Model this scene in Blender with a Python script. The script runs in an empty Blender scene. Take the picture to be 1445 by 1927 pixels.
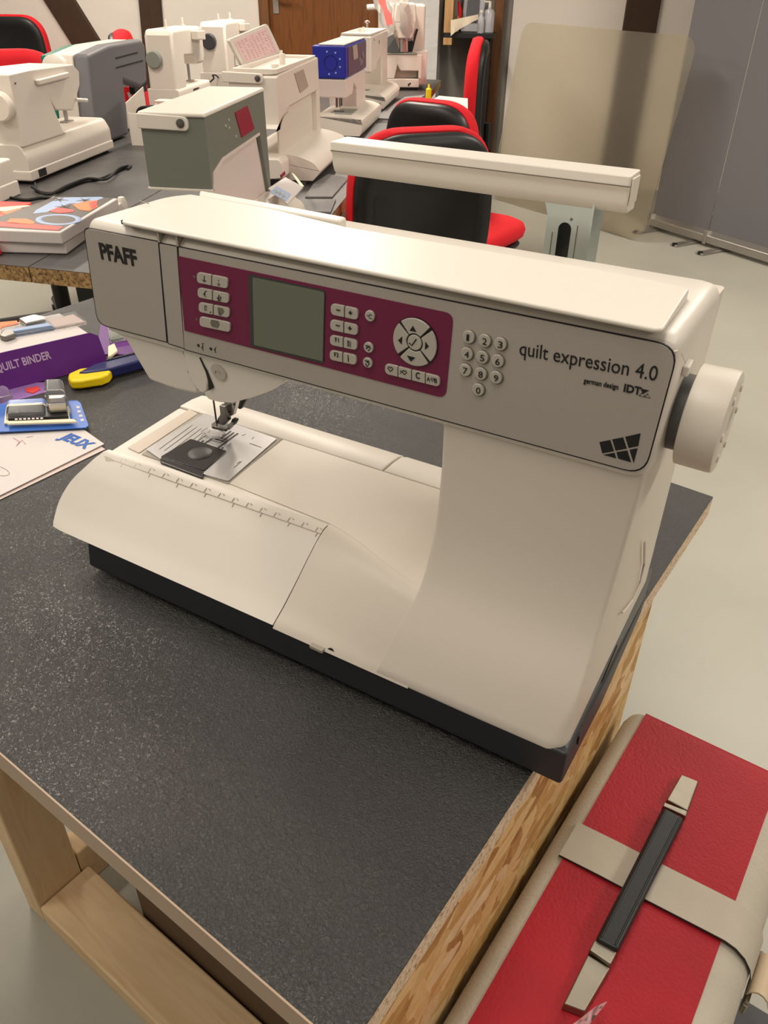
import bpy, bmesh, math, random
from mathutils import Vector, Matrix
random.seed(7)
S = bpy.context.scene
COL = S.collection
PI = math.pi
R = math.radians
# ------------------------------------------------------------------ camera
CAMR = ((0.8586, 0.5125, 0.0120), (0.2958, -0.4760, -0.8282), (-0.4188, 0.7146, -0.5603))   # image right, image down, view direction
CAM = Vector((0.5254, -0.3544, 0.4573))
FPX, W, H = 1481.2, 1445.0, 1927.0
zc = Vector(CAMR[2]).normalized()
xc = Vector(CAMR[0]); xc = (xc - xc.dot(zc) * zc).normalized()
yc = zc.cross(xc).normalized()
cd = bpy.data.cameras.new('camera'); co = bpy.data.objects.new('camera', cd); COL.objects.link(co)
cm = Matrix((xc, -yc, -zc)).transposed().to_4x4(); cm.translation = CAM
co.matrix_world = cm
cd.sensor_fit = 'VERTICAL'; cd.sensor_height = 36.0; cd.lens = FPX / H * 36.0
cd.clip_start = 0.02; cd.clip_end = 60
S.camera = co
FLOOR = -0.76
CEIL = 1.72
# ------------------------------------------------------------------ world, lamps, exposure
w = bpy.data.worlds.new('world'); S.world = w; w.use_nodes = True
w.node_tree.nodes['Background'].inputs[0].default_value = (1.0, 0.93, 0.84, 1)
w.node_tree.nodes['Background'].inputs[1].default_value = 0.1
S.view_settings.view_transform = 'Standard'; S.view_settings.look = 'None'
S.view_settings.gamma = 1.0; S.view_settings.use_curve_mapping = False
S.view_settings.exposure = 0.3
LAMPS = [(-1.5, 0.75, 19), (0.5, 1.4, 2), (-1.9, 3.1, 40), (0.9, 3.1, 34), (-3.9, 2.7, 34), (0.2, -0.35, 9), (-1.6, -1.2, 15), (2.3, 0.9, 23)]   # x, y, watts

def ray(px, py):
    return xc * (px - W / 2) + yc * (py - H / 2) + zc * FPX
def at(px, py, ax, val):
    r = ray(px, py); return CAM + r * ((val - CAM[ax]) / r[ax])
def atd(px, py, d):
    return CAM + ray(px, py) * (d / FPX)
def on_plane(px, py, p0, n):
    r = ray(px, py); return CAM + r * ((Vector(p0) - CAM).dot(n) / r.dot(n))

# ------------------------------------------------------------------ materials
def srgb(r, g, b):
    f = lambda c: (c / 255.0) / 12.92 if c <= 10 else ((c / 255.0 + 0.055) / 1.055) ** 2.4
    return (f(r), f(g), f(b), 1)
def mat(name, col, rough=0.5, metal=0.0, noise=0.0, nscale=40, bump=0.0, bscale=200, spec=0.5, alpha=None, trans=0.0, coat=0.0, ior=1.45, bdist=0.001):
    m = bpy.data.materials.new(name); m.use_nodes = True
    nt = m.node_tree; b = nt.nodes['Principled BSDF']
    b.inputs['Base Color'].default_value = col
    b.inputs['Roughness'].default_value = rough; b.inputs['Metallic'].default_value = metal
    b.inputs['Specular IOR Level'].default_value = spec
    b.inputs['Transmission Weight'].default_value = trans; b.inputs['IOR'].default_value = ior
    b.inputs['Coat Weight'].default_value = coat
    if noise or bump:
        tc = nt.nodes.new('ShaderNodeTexCoord')
    if noise:
        n = nt.nodes.new('ShaderNodeTexNoise'); n.inputs['Scale'].default_value = nscale; n.inputs['Detail'].default_value = 6
        nt.links.new(tc.outputs['Object'], n.inputs['Vector'])
        mx = nt.nodes.new('ShaderNodeMix'); mx.data_type = 'RGBA'
        mx.inputs[6].default_value = tuple(c * (1 - noise) for c in col[:3]) + (1,)
        mx.inputs[7].default_value = tuple(min(1, c * (1 + noise)) for c in col[:3]) + (1,)
        nt.links.new(n.outputs['Fac'], mx.inputs[0]); nt.links.new(mx.outputs[2], b.inputs['Base Color'])
    if bump:
        n2 = nt.nodes.new('ShaderNodeTexNoise'); n2.inputs['Scale'].default_value = bscale; n2.inputs['Detail'].default_value = 4
        nt.links.new(tc.outputs['Object'], n2.inputs['Vector'])
        bp = nt.nodes.new('ShaderNodeBump'); bp.inputs['Strength'].default_value = bump; bp.inputs['Distance'].default_value = bdist
        nt.links.new(n2.outputs['Fac'], bp.inputs['Height']); nt.links.new(bp.outputs['Normal'], b.inputs['Normal'])
    return m
M = {}
M['white'] = mat('white_plastic', srgb(226, 219, 209), 0.38, bump=0.06, bscale=900, bdist=0.0004)
M['cream'] = mat('cream_plastic', srgb(222, 214, 202), 0.4)
M['bgwhite'] = mat('machine_white', srgb(228, 219, 208), 0.35)
M['beige'] = mat('beige_plastic', srgb(208, 194, 180), 0.45)
M['shell'] = mat('shell_plastic', srgb(216, 207, 195), 0.4, bump=0.06, bscale=900, bdist=0.0004)
M['silver'] = mat('silver_panel', srgb(178, 171, 164), 0.42, metal=0.25, noise=0.05, nscale=900)
M['maroon'] = mat('maroon_panel', srgb(112, 22, 66), 0.4)
M['black'] = mat('black_plastic', srgb(30, 30, 32), 0.42)
M['basegrey'] = mat('base_dark_grey', srgb(44, 45, 49), 0.5, bump=0.08, bscale=1200, bdist=0.0003)
M['sidegrey'] = mat('side_grey', srgb(96, 97, 98), 0.5)
M['ink'] = mat('black_ink', srgb(22, 22, 24), 0.5)
M['seam'] = mat('dark_seam', srgb(32, 22, 30), 0.6)
M['greyline'] = mat('grey_line', srgb(168, 160, 148), 0.6)
M['emboss'] = mat('embossed_line', srgb(196, 188, 176), 0.6)
M['button'] = mat('button_silver', srgb(188, 182, 172), 0.35, metal=0.15)
M['worn'] = mat('button_worn', srgb(112, 106, 94), 0.5)
M['lcd'] = mat('lcd_glass', srgb(108, 114, 100), 0.22)
M['lcdframe'] = mat('lcd_frame', srgb(58, 62, 60), 0.35)
M['steel'] = mat('steel', srgb(190, 188, 184), 0.28, metal=1.0, noise=0.06, nscale=60)
M['plate'] = mat('needle_plate_steel', srgb(176, 174, 174), 0.42, metal=0.85, noise=0.1, nscale=90)
M['darksteel'] = mat('dark_steel', srgb(120, 118, 114), 0.3, metal=1.0)
M['zinc'] = mat('zinc_steel', srgb(196, 208, 208), 0.34, metal=0.9, noise=0.14, nscale=45)
M['smoke'] = mat('smoked_cover', srgb(44, 42, 44), 0.22, spec=0.7)
M['clear'] = mat('clear_plastic', (0.96, 0.96, 0.96, 1), 0.1, trans=0.95, ior=1.18)
M['edgeband'] = mat('greige_edge', srgb(176, 152, 130), 0.45)
M['red'] = mat('red_fabric', srgb(212, 20, 34), 0.85, bump=0.3, bscale=700, noise=0.1, nscale=300)
M['chairblack'] = mat('chair_black', srgb(28, 28, 29), 0.42, bump=0.15, bscale=400)
M['grey8'] = mat('machine_grey', srgb(118, 122, 112), 0.4)
M['greybig'] = mat('shell_grey', srgb(112, 110, 114), 0.5)
M['green'] = mat('green_plastic', srgb(0, 110, 88), 0.45)
M['palegreen'] = mat('pale_green', srgb(120, 158, 146), 0.45)
M['wheelgrey'] = mat('wheel_grey', srgb(140, 146, 136), 0.5)
M['wheeldark'] = mat('wheel_dark', srgb(62, 62, 66), 0.5)
M['bordeaux'] = mat('bordeaux_screen', srgb(150, 40, 58), 0.35)
M['screen'] = mat('grey_screen', srgb(172, 162, 150), 0.3)
M['blue'] = mat('blue_plastic', srgb(24, 34, 150), 0.35)
M['bluedark'] = mat('blue_grey_panel', srgb(66, 66, 92), 0.35)
M['felt'] = mat('grey_felt', srgb(134, 132, 132), 0.95, noise=0.25, nscale=150)
M['paper'] = mat('paper', srgb(214, 206, 203), 0.7)
M['paper2'] = mat('paper_pinkish', srgb(214, 196, 190), 0.7)
M['blueprint'] = mat('blue_print', srgb(44, 96, 178), 0.6)
M['pinkprint'] = mat('pink_print', srgb(206, 150, 158), 0.7)
M['purple'] = mat('purple_card', srgb(96, 34, 124), 0.4)
M['lilac'] = mat('lilac_ink', srgb(196, 168, 200), 0.5)
M['yellow'] = mat('yellow_plastic', srgb(238, 206, 16), 0.35)
M['navy'] = mat('navy_plastic', srgb(34, 38, 92), 0.35)
M['cardblue'] = mat('card_blue', srgb(56, 108, 196), 0.35)
M['ivory'] = mat('ivory', srgb(240, 228, 196), 0.5)
M['orange'] = mat('orange_print', srgb(232, 130, 78), 0.5)
M['redprint'] = mat('red_print', srgb(222, 72, 62), 0.45)
M['lightblue'] = mat('light_blue_print', srgb(150, 172, 208), 0.45)
M['darkprint'] = mat('dark_print', srgb(86, 80, 76), 0.45)
M['brass'] = mat('worn_nickel', srgb(150, 142, 128), 0.42, metal=1.0, noise=0.15, nscale=70)
M['strap'] = mat('grey_strap', srgb(184, 175, 160), 0.75, bump=0.2, bscale=300, noise=0.06, nscale=60)
M['strapdark'] = mat('strap_edge', srgb(54, 48, 42), 0.8)
M['pinktissue'] = mat('pink_tissue', srgb(236, 190, 196), 0.7)
M['rubber'] = mat('black_rubber', srgb(20, 20, 21), 0.6)
M['beam'] = mat('dark_timber', srgb(62, 42, 28), 0.7, noise=0.35, nscale=18, bump=0.4, bscale=30)
M['wallplain'] = mat('plain_white_wall', srgb(226, 225, 224), 0.9)
M['wall'] = mat('white_plaster', srgb(224, 217, 209), 0.9, noise=0.04, nscale=3, bump=0.25, bscale=8, bdist=0.02)
M['wallwhite'] = mat('painted_masonry', srgb(200, 200, 200), 0.85, noise=0.05, nscale=6, bump=0.5, bscale=9, bdist=0.03)
M['wallgrey'] = mat('grey_wall', srgb(132, 128, 122), 0.9, noise=0.08, nscale=5)
M['ceiling'] = mat('ceiling_white', srgb(228, 228, 228), 0.9)
M['banner'] = mat('grey_banner', srgb(112, 110, 114), 0.75)
M['alu'] = mat('aluminium', srgb(182, 178, 172), 0.35, metal=0.9)
M['browncab'] = mat('brown_panel', srgb(70, 52, 34), 0.5, noise=0.15, nscale=12)
M['bottle'] = mat('bottle_plastic', srgb(214, 214, 220), 0.2, trans=0.4)

def grad_noise(nt, vec, scale, det=5, stretch=None):
    n = nt.nodes.new('ShaderNodeTexNoise'); n.inputs['Scale'].default_value = scale; n.inputs['Detail'].default_value = det
    if stretch:
        mp = nt.nodes.new('ShaderNodeMapping'); mp.inputs['Scale'].default_value = stretch
        nt.links.new(vec, mp.inputs['Vector']); vec = mp.outputs['Vector']
    nt.links.new(vec, n.inputs['Vector']); return n
def ramp(nt, fac, stops):
    r = nt.nodes.new('ShaderNodeValToRGB'); e = r.color_ramp.elements
    while len(e) < len(stops): e.new(0.5)
    for el, (p, c) in zip(e, stops): el.position = p; el.color = c
    nt.links.new(fac, r.inputs[0]); return r
def wood(name, stops, stretch, scale=6, rough=0.6, bump=0.15):
    m = mat(name, (0.5, 0.4, 0.3, 1), rough); nt = m.node_tree; b = nt.nodes['Principled BSDF']
    tc = nt.nodes.new('ShaderNodeTexCoord'); n = grad_noise(nt, tc.outputs['Object'], scale, 8, stretch)
    n.inputs['Distortion'].default_value = 0.8
    r = ramp(nt, n.outputs['Fac'], stops); nt.links.new(r.outputs[0], b.inputs['Base Color'])
    bp = nt.nodes.new('ShaderNodeBump'); bp.inputs['Strength'].default_value = bump; bp.inputs['Distance'].default_value = 0.002
    nt.links.new(n.outputs['Fac'], bp.inputs['Height']); nt.links.new(bp.outputs['Normal'], b.inputs['Normal'])
    return m
M['pine'] = wood('pine', [(0.3, srgb(208, 176, 134)), (0.55, srgb(224, 196, 156)), (0.75, srgb(202, 166, 122))], (1.5, 14, 14), 3)
M['pinev'] = wood('pine_upright', [(0.3, srgb(208, 176, 134)), (0.55, srgb(222, 194, 154)), (0.75, srgb(198, 162, 118))], (14, 14, 1.5), 3)
M['door'] = wood('oak_veneer', [(0.3, srgb(98, 56, 22)), (0.55, srgb(124, 74, 32)), (0.8, srgb(84, 46, 18))], (12, 12, 1.0), 4, 0.45, 0.05)
M['shelfwood'] = wood('shelf_wood', [(0.3, srgb(170, 128, 84)), (0.7, srgb(196, 156, 108))], (10, 10, 1), 4)
M['postbrown'] = wood('brown_post', [(0.3, srgb(96, 60, 30)), (0.7, srgb(124, 82, 46))], (10, 10, 1), 4)
# laminate with a slate-like embossed finish
def laminate(name, base, rough, strength, scale):
    m = mat(name, base, rough); nt = m.node_tree; b = nt.nodes['Principled BSDF']; b.inputs['Specular IOR Level'].default_value = 1.0
    tc = nt.nodes.new('ShaderNodeTexCoord')
    n1 = grad_noise(nt, tc.outputs['Object'], scale, 5); n1.inputs['Distortion'].default_value = 1.2
    n2 = grad_noise(nt, tc.outputs['Object'], 9, 6)
    r = ramp(nt, n2.outputs['Fac'], [(0.3, tuple(c * 0.75 for c in base[:3]) + (1,)), (0.7, tuple(c * 1.35 for c in base[:3]) + (1,))])
    nt.links.new(r.outputs[0], b.inputs['Base Color'])
    bp = nt.nodes.new('ShaderNodeBump'); bp.inputs['Strength'].default_value = strength; bp.inputs['Distance'].default_value = 0.0010
    rr = ramp(nt, n1.outputs['Fac'], [(0.38, (0, 0, 0, 1)), (0.62, (1, 1, 1, 1))])
    nt.links.new(rr.outputs[0], bp.inputs['Height']); nt.links.new(bp.outputs['Normal'], b.inputs['Normal'])
    r3 = ramp(nt, n2.outputs['Fac'], [(0.3, (rough * 1.15,) * 3 + (1,)), (0.7, (rough * 0.85,) * 3 + (1,))])
    nt.links.new(r3.outputs[0], b.inputs['Roughness'])
    return m
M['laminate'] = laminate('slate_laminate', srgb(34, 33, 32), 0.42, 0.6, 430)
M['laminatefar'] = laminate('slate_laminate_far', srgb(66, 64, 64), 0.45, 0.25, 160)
def flakes(name, stops, scale, stretch, rough=0.7, bump=0.4, turn=None, grain=0.3):
    """pressed flakes: every flake one tone, two layers of flakes lying at different angles"""
    m = mat(name, (0.6, 0.5, 0.3, 1), rough); nt = m.node_tree; b = nt.nodes['Principled BSDF']; L = nt.links.new
    tc = nt.nodes.new('ShaderNodeTexCoord'); nz = grad_noise(nt, tc.outputs['Object'], scale * 0.35, 3)
    ad = nt.nodes.new('ShaderNodeVectorMath'); ad.operation = 'MULTIPLY_ADD'
    ad.inputs[1].default_value = (0.9 / scale,) * 3; L(nz.outputs['Color'], ad.inputs[0]); L(tc.outputs['Object'], ad.inputs[2])
    outs = []
    for st, rot in ((stretch, 0.2), (turn or stretch, -0.5)):
        mp = nt.nodes.new('ShaderNodeMapping'); mp.inputs['Scale'].default_value = st; mp.inputs['Rotation'].default_value = (rot, 0, 0)
        L(ad.outputs[0], mp.inputs['Vector'])
        v = nt.nodes.new('ShaderNodeTexVoronoi'); v.inputs['Scale'].default_value = scale; L(mp.outputs['Vector'], v.inputs['Vector'])
        sp = nt.nodes.new('ShaderNodeSeparateColor'); L(v.outputs['Color'], sp.inputs[0])
        g = grad_noise(nt, mp.outputs['Vector'], scale * 3, 4)
        mx = nt.nodes.new('ShaderNodeMix'); mx.data_type = 'FLOAT'; mx.inputs[0].default_value = grain
        L(sp.outputs[0], mx.inputs[2]); L(g.outputs['Fac'], mx.inputs[3]); outs.append((mx, sp))
    gt = nt.nodes.new('ShaderNodeMath'); gt.operation = 'GREATER_THAN'; gt.inputs[1].default_value = 0.55; L(outs[0][1].outputs[1], gt.inputs[0])
    mm = nt.nodes.new('ShaderNodeMix'); mm.data_type = 'FLOAT'; L(gt.outputs[0], mm.inputs[0]); L(outs[0][0].outputs[0], mm.inputs[2]); L(outs[1][0].outputs[0], mm.inputs[3])
    r = ramp(nt, mm.outputs[0], stops); L(r.outputs[0], b.inputs['Base Color'])
    bp = nt.nodes.new('ShaderNodeBump'); bp.inputs['Strength'].default_value = bump; bp.inputs['Distance'].default_value = 0.002
    L(mm.outputs[0], bp.inputs['Height']); L(bp.outputs['Normal'], b.inputs['Normal'])
    return m
M['osb'] = flakes('strand_board', [(0.08, srgb(158, 110, 56)), (0.30, srgb(212, 168, 102)), (0.50, srgb(236, 204, 146)), (0.68, srgb(204, 158, 92)), (0.92, srgb(246, 226, 184))], 105, (1, 0.24, 0.62), 0.65, 0.9, (1, 0.5, 0.34), 0.26)
M['chip'] = flakes('chipboard_core', [(0.10, srgb(140, 108, 74)), (0.30, srgb(224, 200, 166)), (0.9, srgb(244, 228, 204))], 420, (1, 1, 1), 0.85, 0.5)
M['chipfar'] = flakes('chipboard_core_far', [(0.15, srgb(104, 78, 46)), (0.5, srgb(160, 128, 84)), (0.9, srgb(186, 154, 108))], 180, (1, 1, 1), 0.85, 0.3)
def leather(name, col, rough=0.5, scale=420, strength=0.3):
    m = mat(name, col, rough, spec=0.3); nt = m.node_tree; b = nt.nodes['Principled BSDF']
    tc = nt.nodes.new('ShaderNodeTexCoord')
    v = nt.nodes.new('ShaderNodeTexVoronoi'); v.feature = 'SMOOTH_F1'; v.inputs['Scale'].default_value = scale
    nt.links.new(tc.outputs['Object'], v.inputs['Vector'])
    bp = nt.nodes.new('ShaderNodeBump'); bp.inputs['Strength'].default_value = strength; bp.inputs['Distance'].default_value = 0.0012; bp.invert = True
    nt.links.new(v.outputs['Distance'], bp.inputs['Height']); nt.links.new(bp.outputs['Normal'], b.inputs['Normal'])
    n = grad_noise(nt, tc.outputs['Object'], 14, 4)
    r = ramp(nt, n.outputs['Fac'], [(0.3, tuple(c * 0.9 for c in col[:3]) + (1,)), (0.7, tuple(c * 1.1 for c in col[:3]) + (1,))])
    nt.links.new(r.outputs[0], b.inputs['Base Color'])
    return m
M['redleather'] = leather('red_leatherette', srgb(164, 26, 38))
M['greyleather'] = leather('grey_leatherette', srgb(184, 176, 162), 0.5)
# painted concrete floor
fm = mat('painted_concrete', srgb(170, 168, 156), 0.42); nt = fm.node_tree; b = nt.nodes['Principled BSDF']
tc = nt.nodes.new('ShaderNodeTexCoord')
n1 = grad_noise(nt, tc.outputs['Object'], 1.2, 6); n2 = grad_noise(nt, tc.outputs['Object'], 22, 3)
r1 = ramp(nt, n1.outputs['Fac'], [(0.3, srgb(160, 158, 147)), (0.7, srgb(178, 176, 165))])
r2 = ramp(nt, n2.outputs['Fac'], [(0.72, (1, 1, 1, 1)), (0.80, (0.72, 0.7, 0.66, 1))])
mx = nt.nodes.new('ShaderNodeMix'); mx.data_type = 'RGBA'; mx.blend_type = 'MULTIPLY'; mx.inputs[0].default_value = 0.7
nt.links.new(r1.outputs[0], mx.inputs[6]); nt.links.new(r2.outputs[0], mx.inputs[7]); nt.links.new(mx.outputs[2], b.inputs['Base Color'])
M['floor'] = fm
# frosted translucent sheet
fr = bpy.data.materials.new('frosted_sheet'); fr.use_nodes = True
b = fr.node_tree.nodes['Principled BSDF']; b.inputs['Base Color'].default_value = srgb(236, 230, 214)
b.inputs['Roughness'].default_value = 0.26; b.inputs['Transmission Weight'].default_value = 0.93; b.inputs['IOR'].default_value = 1.10
M['frost'] = fr
em = bpy.data.materials.new('lamp_diffuser'); em.use_nodes = True
b = em.node_tree.nodes['Principled BSDF']; b.inputs['Emission Color'].default_value = (0.95, 0.98, 1, 1); b.inputs['Emission Strength'].default_value = 3.0
M['lamp'] = em

# ------------------------------------------------------------------ geometry helpers
BASE = {}
class MB:
    def __init__(s): s.bm = bmesh.new()
    def poly(s, pts):
        return s.bm.faces.new([s.bm.verts.new(p) for p in pts])
    def prism(s, pts, vec, flip=False):
        vec = Vector(vec); a = [s.bm.verts.new(p) for p in pts]; b = [s.bm.verts.new(Vector(p) + vec) for p in pts]
        n = len(a); s.bm.faces.new(a[::-1]); s.bm.faces.new(b)
        for i in range(n): s.bm.faces.new((a[i], a[(i + 1) % n], b[(i + 1) % n], b[i]))
        return s
    def holes(s, outer, inners, vec):
        vec = Vector(vec); es = []
        loops = []
        for lp in [outer] + inners:
            vs = [s.bm.verts.new(p) for p in lp]; loops.append(vs)
            es += [s.bm.edges.new((vs[i], vs[(i + 1) % len(vs)])) for i in range(len(vs))]
        fs = [f for f in bmesh.ops.triangle_fill(s.bm, use_beauty=True, use_dissolve=False, edges=es)['geom'] if isinstance(f, bmesh.types.BMFace)]
        ex = bmesh.ops.extrude_face_region(s.bm, geom=fs)
        bmesh.ops.translate(s.bm, verts=[v for v in ex['geom'] if isinstance(v, bmesh.types.BMVert)], vec=vec)
        return s
    def box(s, x0, x1, y0, y1, z0, z1):
        return s.prism([(x0, y0, z0), (x1, y0, z0), (x1, y1, z0), (x0, y1, z0)], (0, 0, z1 - z0))
    def hexa(s, b, t):
        a = [s.bm.verts.new(p) for p in b]; c = [s.bm.verts.new(p) for p in t]; n = len(a)
        s.bm.faces.new(a[::-1]); s.bm.faces.new(c)
        for i in range(n): s.bm.faces.new((a[i], a[(i + 1) % n], c[(i + 1) % n], c[i]))
        return s
    def loft(s, rings, cap=True, closed=True):
        rs = [[s.bm.verts.new(p) for p in r] for r in rings]
        for q in range(len(rs) - 1):
            n = len(rs[q])
            for i in range(n if closed else n - 1):
                s.bm.faces.new((rs[q][i], rs[q][(i + 1) % n], rs[q + 1][(i + 1) % n], rs[q + 1][i]))
        if cap and closed: s.bm.faces.new(rs[0][::-1]); s.bm.faces.new(rs[-1])
        return s
    def slab(s, grid, off):     # closed sheet from a point grid, thickened by off
        off = Vector(off); a = [[s.bm.verts.new(p) for p in r] for r in grid]; b = [[s.bm.verts.new(Vector(p) + off) for p in r] for r in grid]
        m, n = len(a), len(a[0])
        for i in range(m - 1):
            for j in range(n - 1):
                s.bm.faces.new((a[i][j], a[i][j + 1], a[i + 1][j + 1], a[i + 1][j]))
                s.bm.faces.new((b[i][j], b[i + 1][j], b[i + 1][j + 1], b[i][j + 1]))
        for i in range(m - 1):
            s.bm.faces.new((a[i][0], a[i + 1][0], b[i + 1][0], b[i][0])); s.bm.faces.new((a[i + 1][-1], a[i][-1], b[i][-1], b[i + 1][-1]))
        for j in range(n - 1):
            s.bm.faces.new((a[0][j + 1], a[0][j], b[0][j], b[0][j + 1])); s.bm.faces.new((a[-1][j], a[-1][j + 1], b[-1][j + 1], b[-1][j]))
        return s
    def tube(s, path, r, n=8):
        path = [Vector(p) for p in path]; rings = []; up = Vector((0.123, 0.21, 1)).normalized()
        for i, p in enumerate(path):
            d = (path[min(i + 1, len(path) - 1)] - path[max(i - 1, 0)]).normalized()
            a = d.cross(up)
            if a.length < 1e-4: a = d.cross(Vector((1, 0, 0)))
            a.normalize(); b = d.cross(a).normalized(); rr = r[i] if isinstance(r, (list, tuple)) else r
            rings.append([p + (a * math.cos(2 * PI * k / n) + b * math.sin(2 * PI * k / n)) * rr for k in range(n)])
        return s.loft(rings)
    def lathe(s, prof, c, ax, n=32):   # prof: (distance along axis, radius)
        ax = Vector(ax).normalized(); a = ax.cross(Vector((0.3, 0.2, 1))).normalized(); b = ax.cross(a); c = Vector(c)
        return s.loft([[c + ax * h + (a * math.cos(2 * PI * k / n) + b * math.sin(2 * PI * k / n)) * max(r, 1e-5) for k in range(n)] for h, r in prof])
    def build(s, name, m, parent=None, bev=0, seg=2, ang=35, local=False, base=None, lim=40, sub=0):
        bm = s.bm
        bmesh.ops.remove_doubles(bm, verts=bm.verts, dist=1e-6)
        bmesh.ops.recalc_face_normals(bm, faces=bm.faces)
        me = bpy.data.meshes.new(name); bm.to_mesh(me); bm.free()
        me.materials.append(M[m] if isinstance(m, str) else m)
        o = bpy.data.objects.new(name, me); COL.objects.link(o)
        finish(o, parent, local, base)
        me.shade_smooth(); me.set_sharp_from_angle(angle=R(ang))
        if sub:
            q = o.modifiers.new('sub', 'SUBSURF'); q.levels = sub; q.render_levels = sub
        if bev:
            q = o.modifiers.new('bevel', 'BEVEL'); q.width = bev; q.segments = seg; q.limit_method = 'ANGLE'; q.angle_limit = R(lim)
            q.harden_normals = True
        return o
def root_of(o):
    while o.parent: o = o.parent
    return o
def finish(o, parent, local=False, base=None):
    me = o.data
    if parent is not None:
        rt = root_of(parent)
        if not local: me.transform(BASE[rt.name].inverted())
        o.parent = parent
    else:
        if base is None:
            xs = [v.co for v in me.vertices]
            base = Vector(((min(v.x for v in xs) + max(v.x for v in xs)) / 2, (min(v.y for v in xs) + max(v.y for v in xs)) / 2, min(v.z for v in xs)))
        mw = base if isinstance(base, Matrix) else Matrix.Translation(Vector(base))
        if not local: me.transform(mw.inverted())
        o.matrix_world = mw; BASE[o.name] = mw.copy()
def tag(o, label=None, cat=None, group=None, kind=None):
    if label: o['label'] = label
    if cat: o['category'] = cat
    if group: o['group'] = group
    if kind: o['kind'] = kind
    return o
def thing(name, label, cat, loc, rz=0, group=None, mw=None):
    o = bpy.data.objects.new(name, None); COL.objects.link(o); o.empty_display_size = 0.05
    mw = mw or (Matrix.Translation(Vector(loc)) @ Matrix.Rotation(rz, 4, 'Z'))
    o.matrix_world = mw; BASE[o.name] = mw.copy()
    return tag(o, label, cat, group)
def struct(o): o['kind'] = 'structure'; return o
def copy_tree(o, parent=None, mw=None):
    c = o.copy(); COL.objects.link(c)
    if parent is not None: c.parent = parent
    else:
        c.matrix_world = mw; BASE[c.name] = mw.copy()
    for ch in [k for k in o.children]: copy_tree(ch, c)
    return c
def text(name, s, a, b, up, m, parent, height=None, ext=0.0003, bold=0.0, base=None, keep=False):
    """flat lettering: baseline from a to b, letters standing along up"""
    cu = bpy.data.curves.new('t', 'FONT'); cu.body = s; cu.size = 1; cu.offset = bold; cu.resolution_u = 3
    to = bpy.data.objects.new('t', cu); COL.objects.link(to)
    dg = bpy.context.evaluated_depsgraph_get(); dg.update()
    me = bpy.data.meshes.new_from_object(to.evaluated_get(dg))
    bpy.data.objects.remove(to); bpy.data.curves.remove(cu)
    a, b, up = Vector(a), Vector(b), Vector(up).normalized(); d = b - a; L = d.length; d.normalize()
    up = (up - up.dot(d) * d).normalized(); n = d.cross(up)
    xs = [v.co.x for v in me.vertices]; ys = [v.co.y for v in me.vertices]; x0, x1 = min(xs), max(xs)
    sx = L / (x1 - x0); sy = (height / (max(ys) - min(0, 0)) if height else sx)
    bm = bmesh.new(); bm.from_mesh(me); bpy.data.meshes.remove(me)
    for v in bm.verts: v.co = a + d * ((v.co.x - x0) * sx) + up * (v.co.y * sy) + n * ext * 0.3
    ex = bmesh.ops.extrude_face_region(bm, geom=bm.faces[:])
    bmesh.ops.translate(bm, verts=[v for v in ex['geom'] if isinstance(v, bmesh.types.BMVert)], vec=n * ext)
    k = MB(); k.bm.free(); k.bm = bm
    return k.build(name, m, parent, base=base)
def rrect(x0, x1, y0, y1, r, n=5):
    out = []
    rs = r if isinstance(r, (list, tuple)) else [r] * 4   # corners: (x1,y1),(x0,y1),(x0,y0),(x1,y0)
    for (cx, cy, sx, sy, a0), q in zip([(x1, y1, -1, -1, 0), (x0, y1, 1, -1, 90), (x0, y0, 1, 1, 180), (x1, y0, -1, 1, 270)], rs):
        if q <= 0: out.append((cx, cy)); continue
        for k in range(n + 1):
            a = R(a0 + 90 * k / n); out.append((cx + sx * q + q * math.cos(a), cy + sy * q + q * math.sin(a)))
    return out
def roundpoly(pts, rad, n=5):
    """round the corners of a 2D polygon; rad one value or one per corner"""
    out = []; N = len(pts)
    for i in range(N):
        p0, p1, p2 = Vector(pts[i - 1]), Vector(pts[i]), Vector(pts[(i + 1) % N])
        r = rad[i] if isinstance(rad, (list, tuple)) else rad
        if r <= 0: out.append(tuple(p1)); continue
        a = (p0 - p1).normalized(); b = (p2 - p1).normalized()
        q1, q2 = p1 + a * r, p1 + b * r
        for k in range(n + 1):
            t = k / n; out.append(tuple((1 - t) ** 2 * q1 + 2 * t * (1 - t) * p1 + t * t * q2))
    return out
def lerp(a, b, t): return a + (b - a) * t
def sst(a, b, x):
    t = max(0, min(1, (x - a) / (b - a))); return t * t * (3 - 2 * t)
def resample(pts, n):
    P = [Vector(p) for p in pts]; d = [0]
    for i in range(1, len(P)): d.append(d[-1] + (P[i] - P[i - 1]).length)
    out = []; j = 0
    for k in range(n):
        t = d[-1] * k / (n - 1)
        while j < len(P) - 2 and d[j + 1] < t: j += 1
        out.append(P[j].lerp(P[j + 1], (t - d[j]) / max(1e-9, d[j + 1] - d[j])))
    return out
def smooth_curve(pts, n):   # catmull-rom
    P = [Vector(p) for p in pts]; P = [2 * P[0] - P[1]] + P + [2 * P[-1] - P[-2]]; out = []
    segs = len(P) - 3
    for k in range(n):
        u = segs * k / (n - 1); i = min(int(u), segs - 1); t = u - i; a, b, c, d = P[i:i + 4]
        out.append(0.5 * ((2 * b) + (c - a) * t + (2 * a - 5 * b + 4 * c - d) * t * t + (3 * b - a - 3 * c + d) * t ** 3))
    return out

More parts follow.
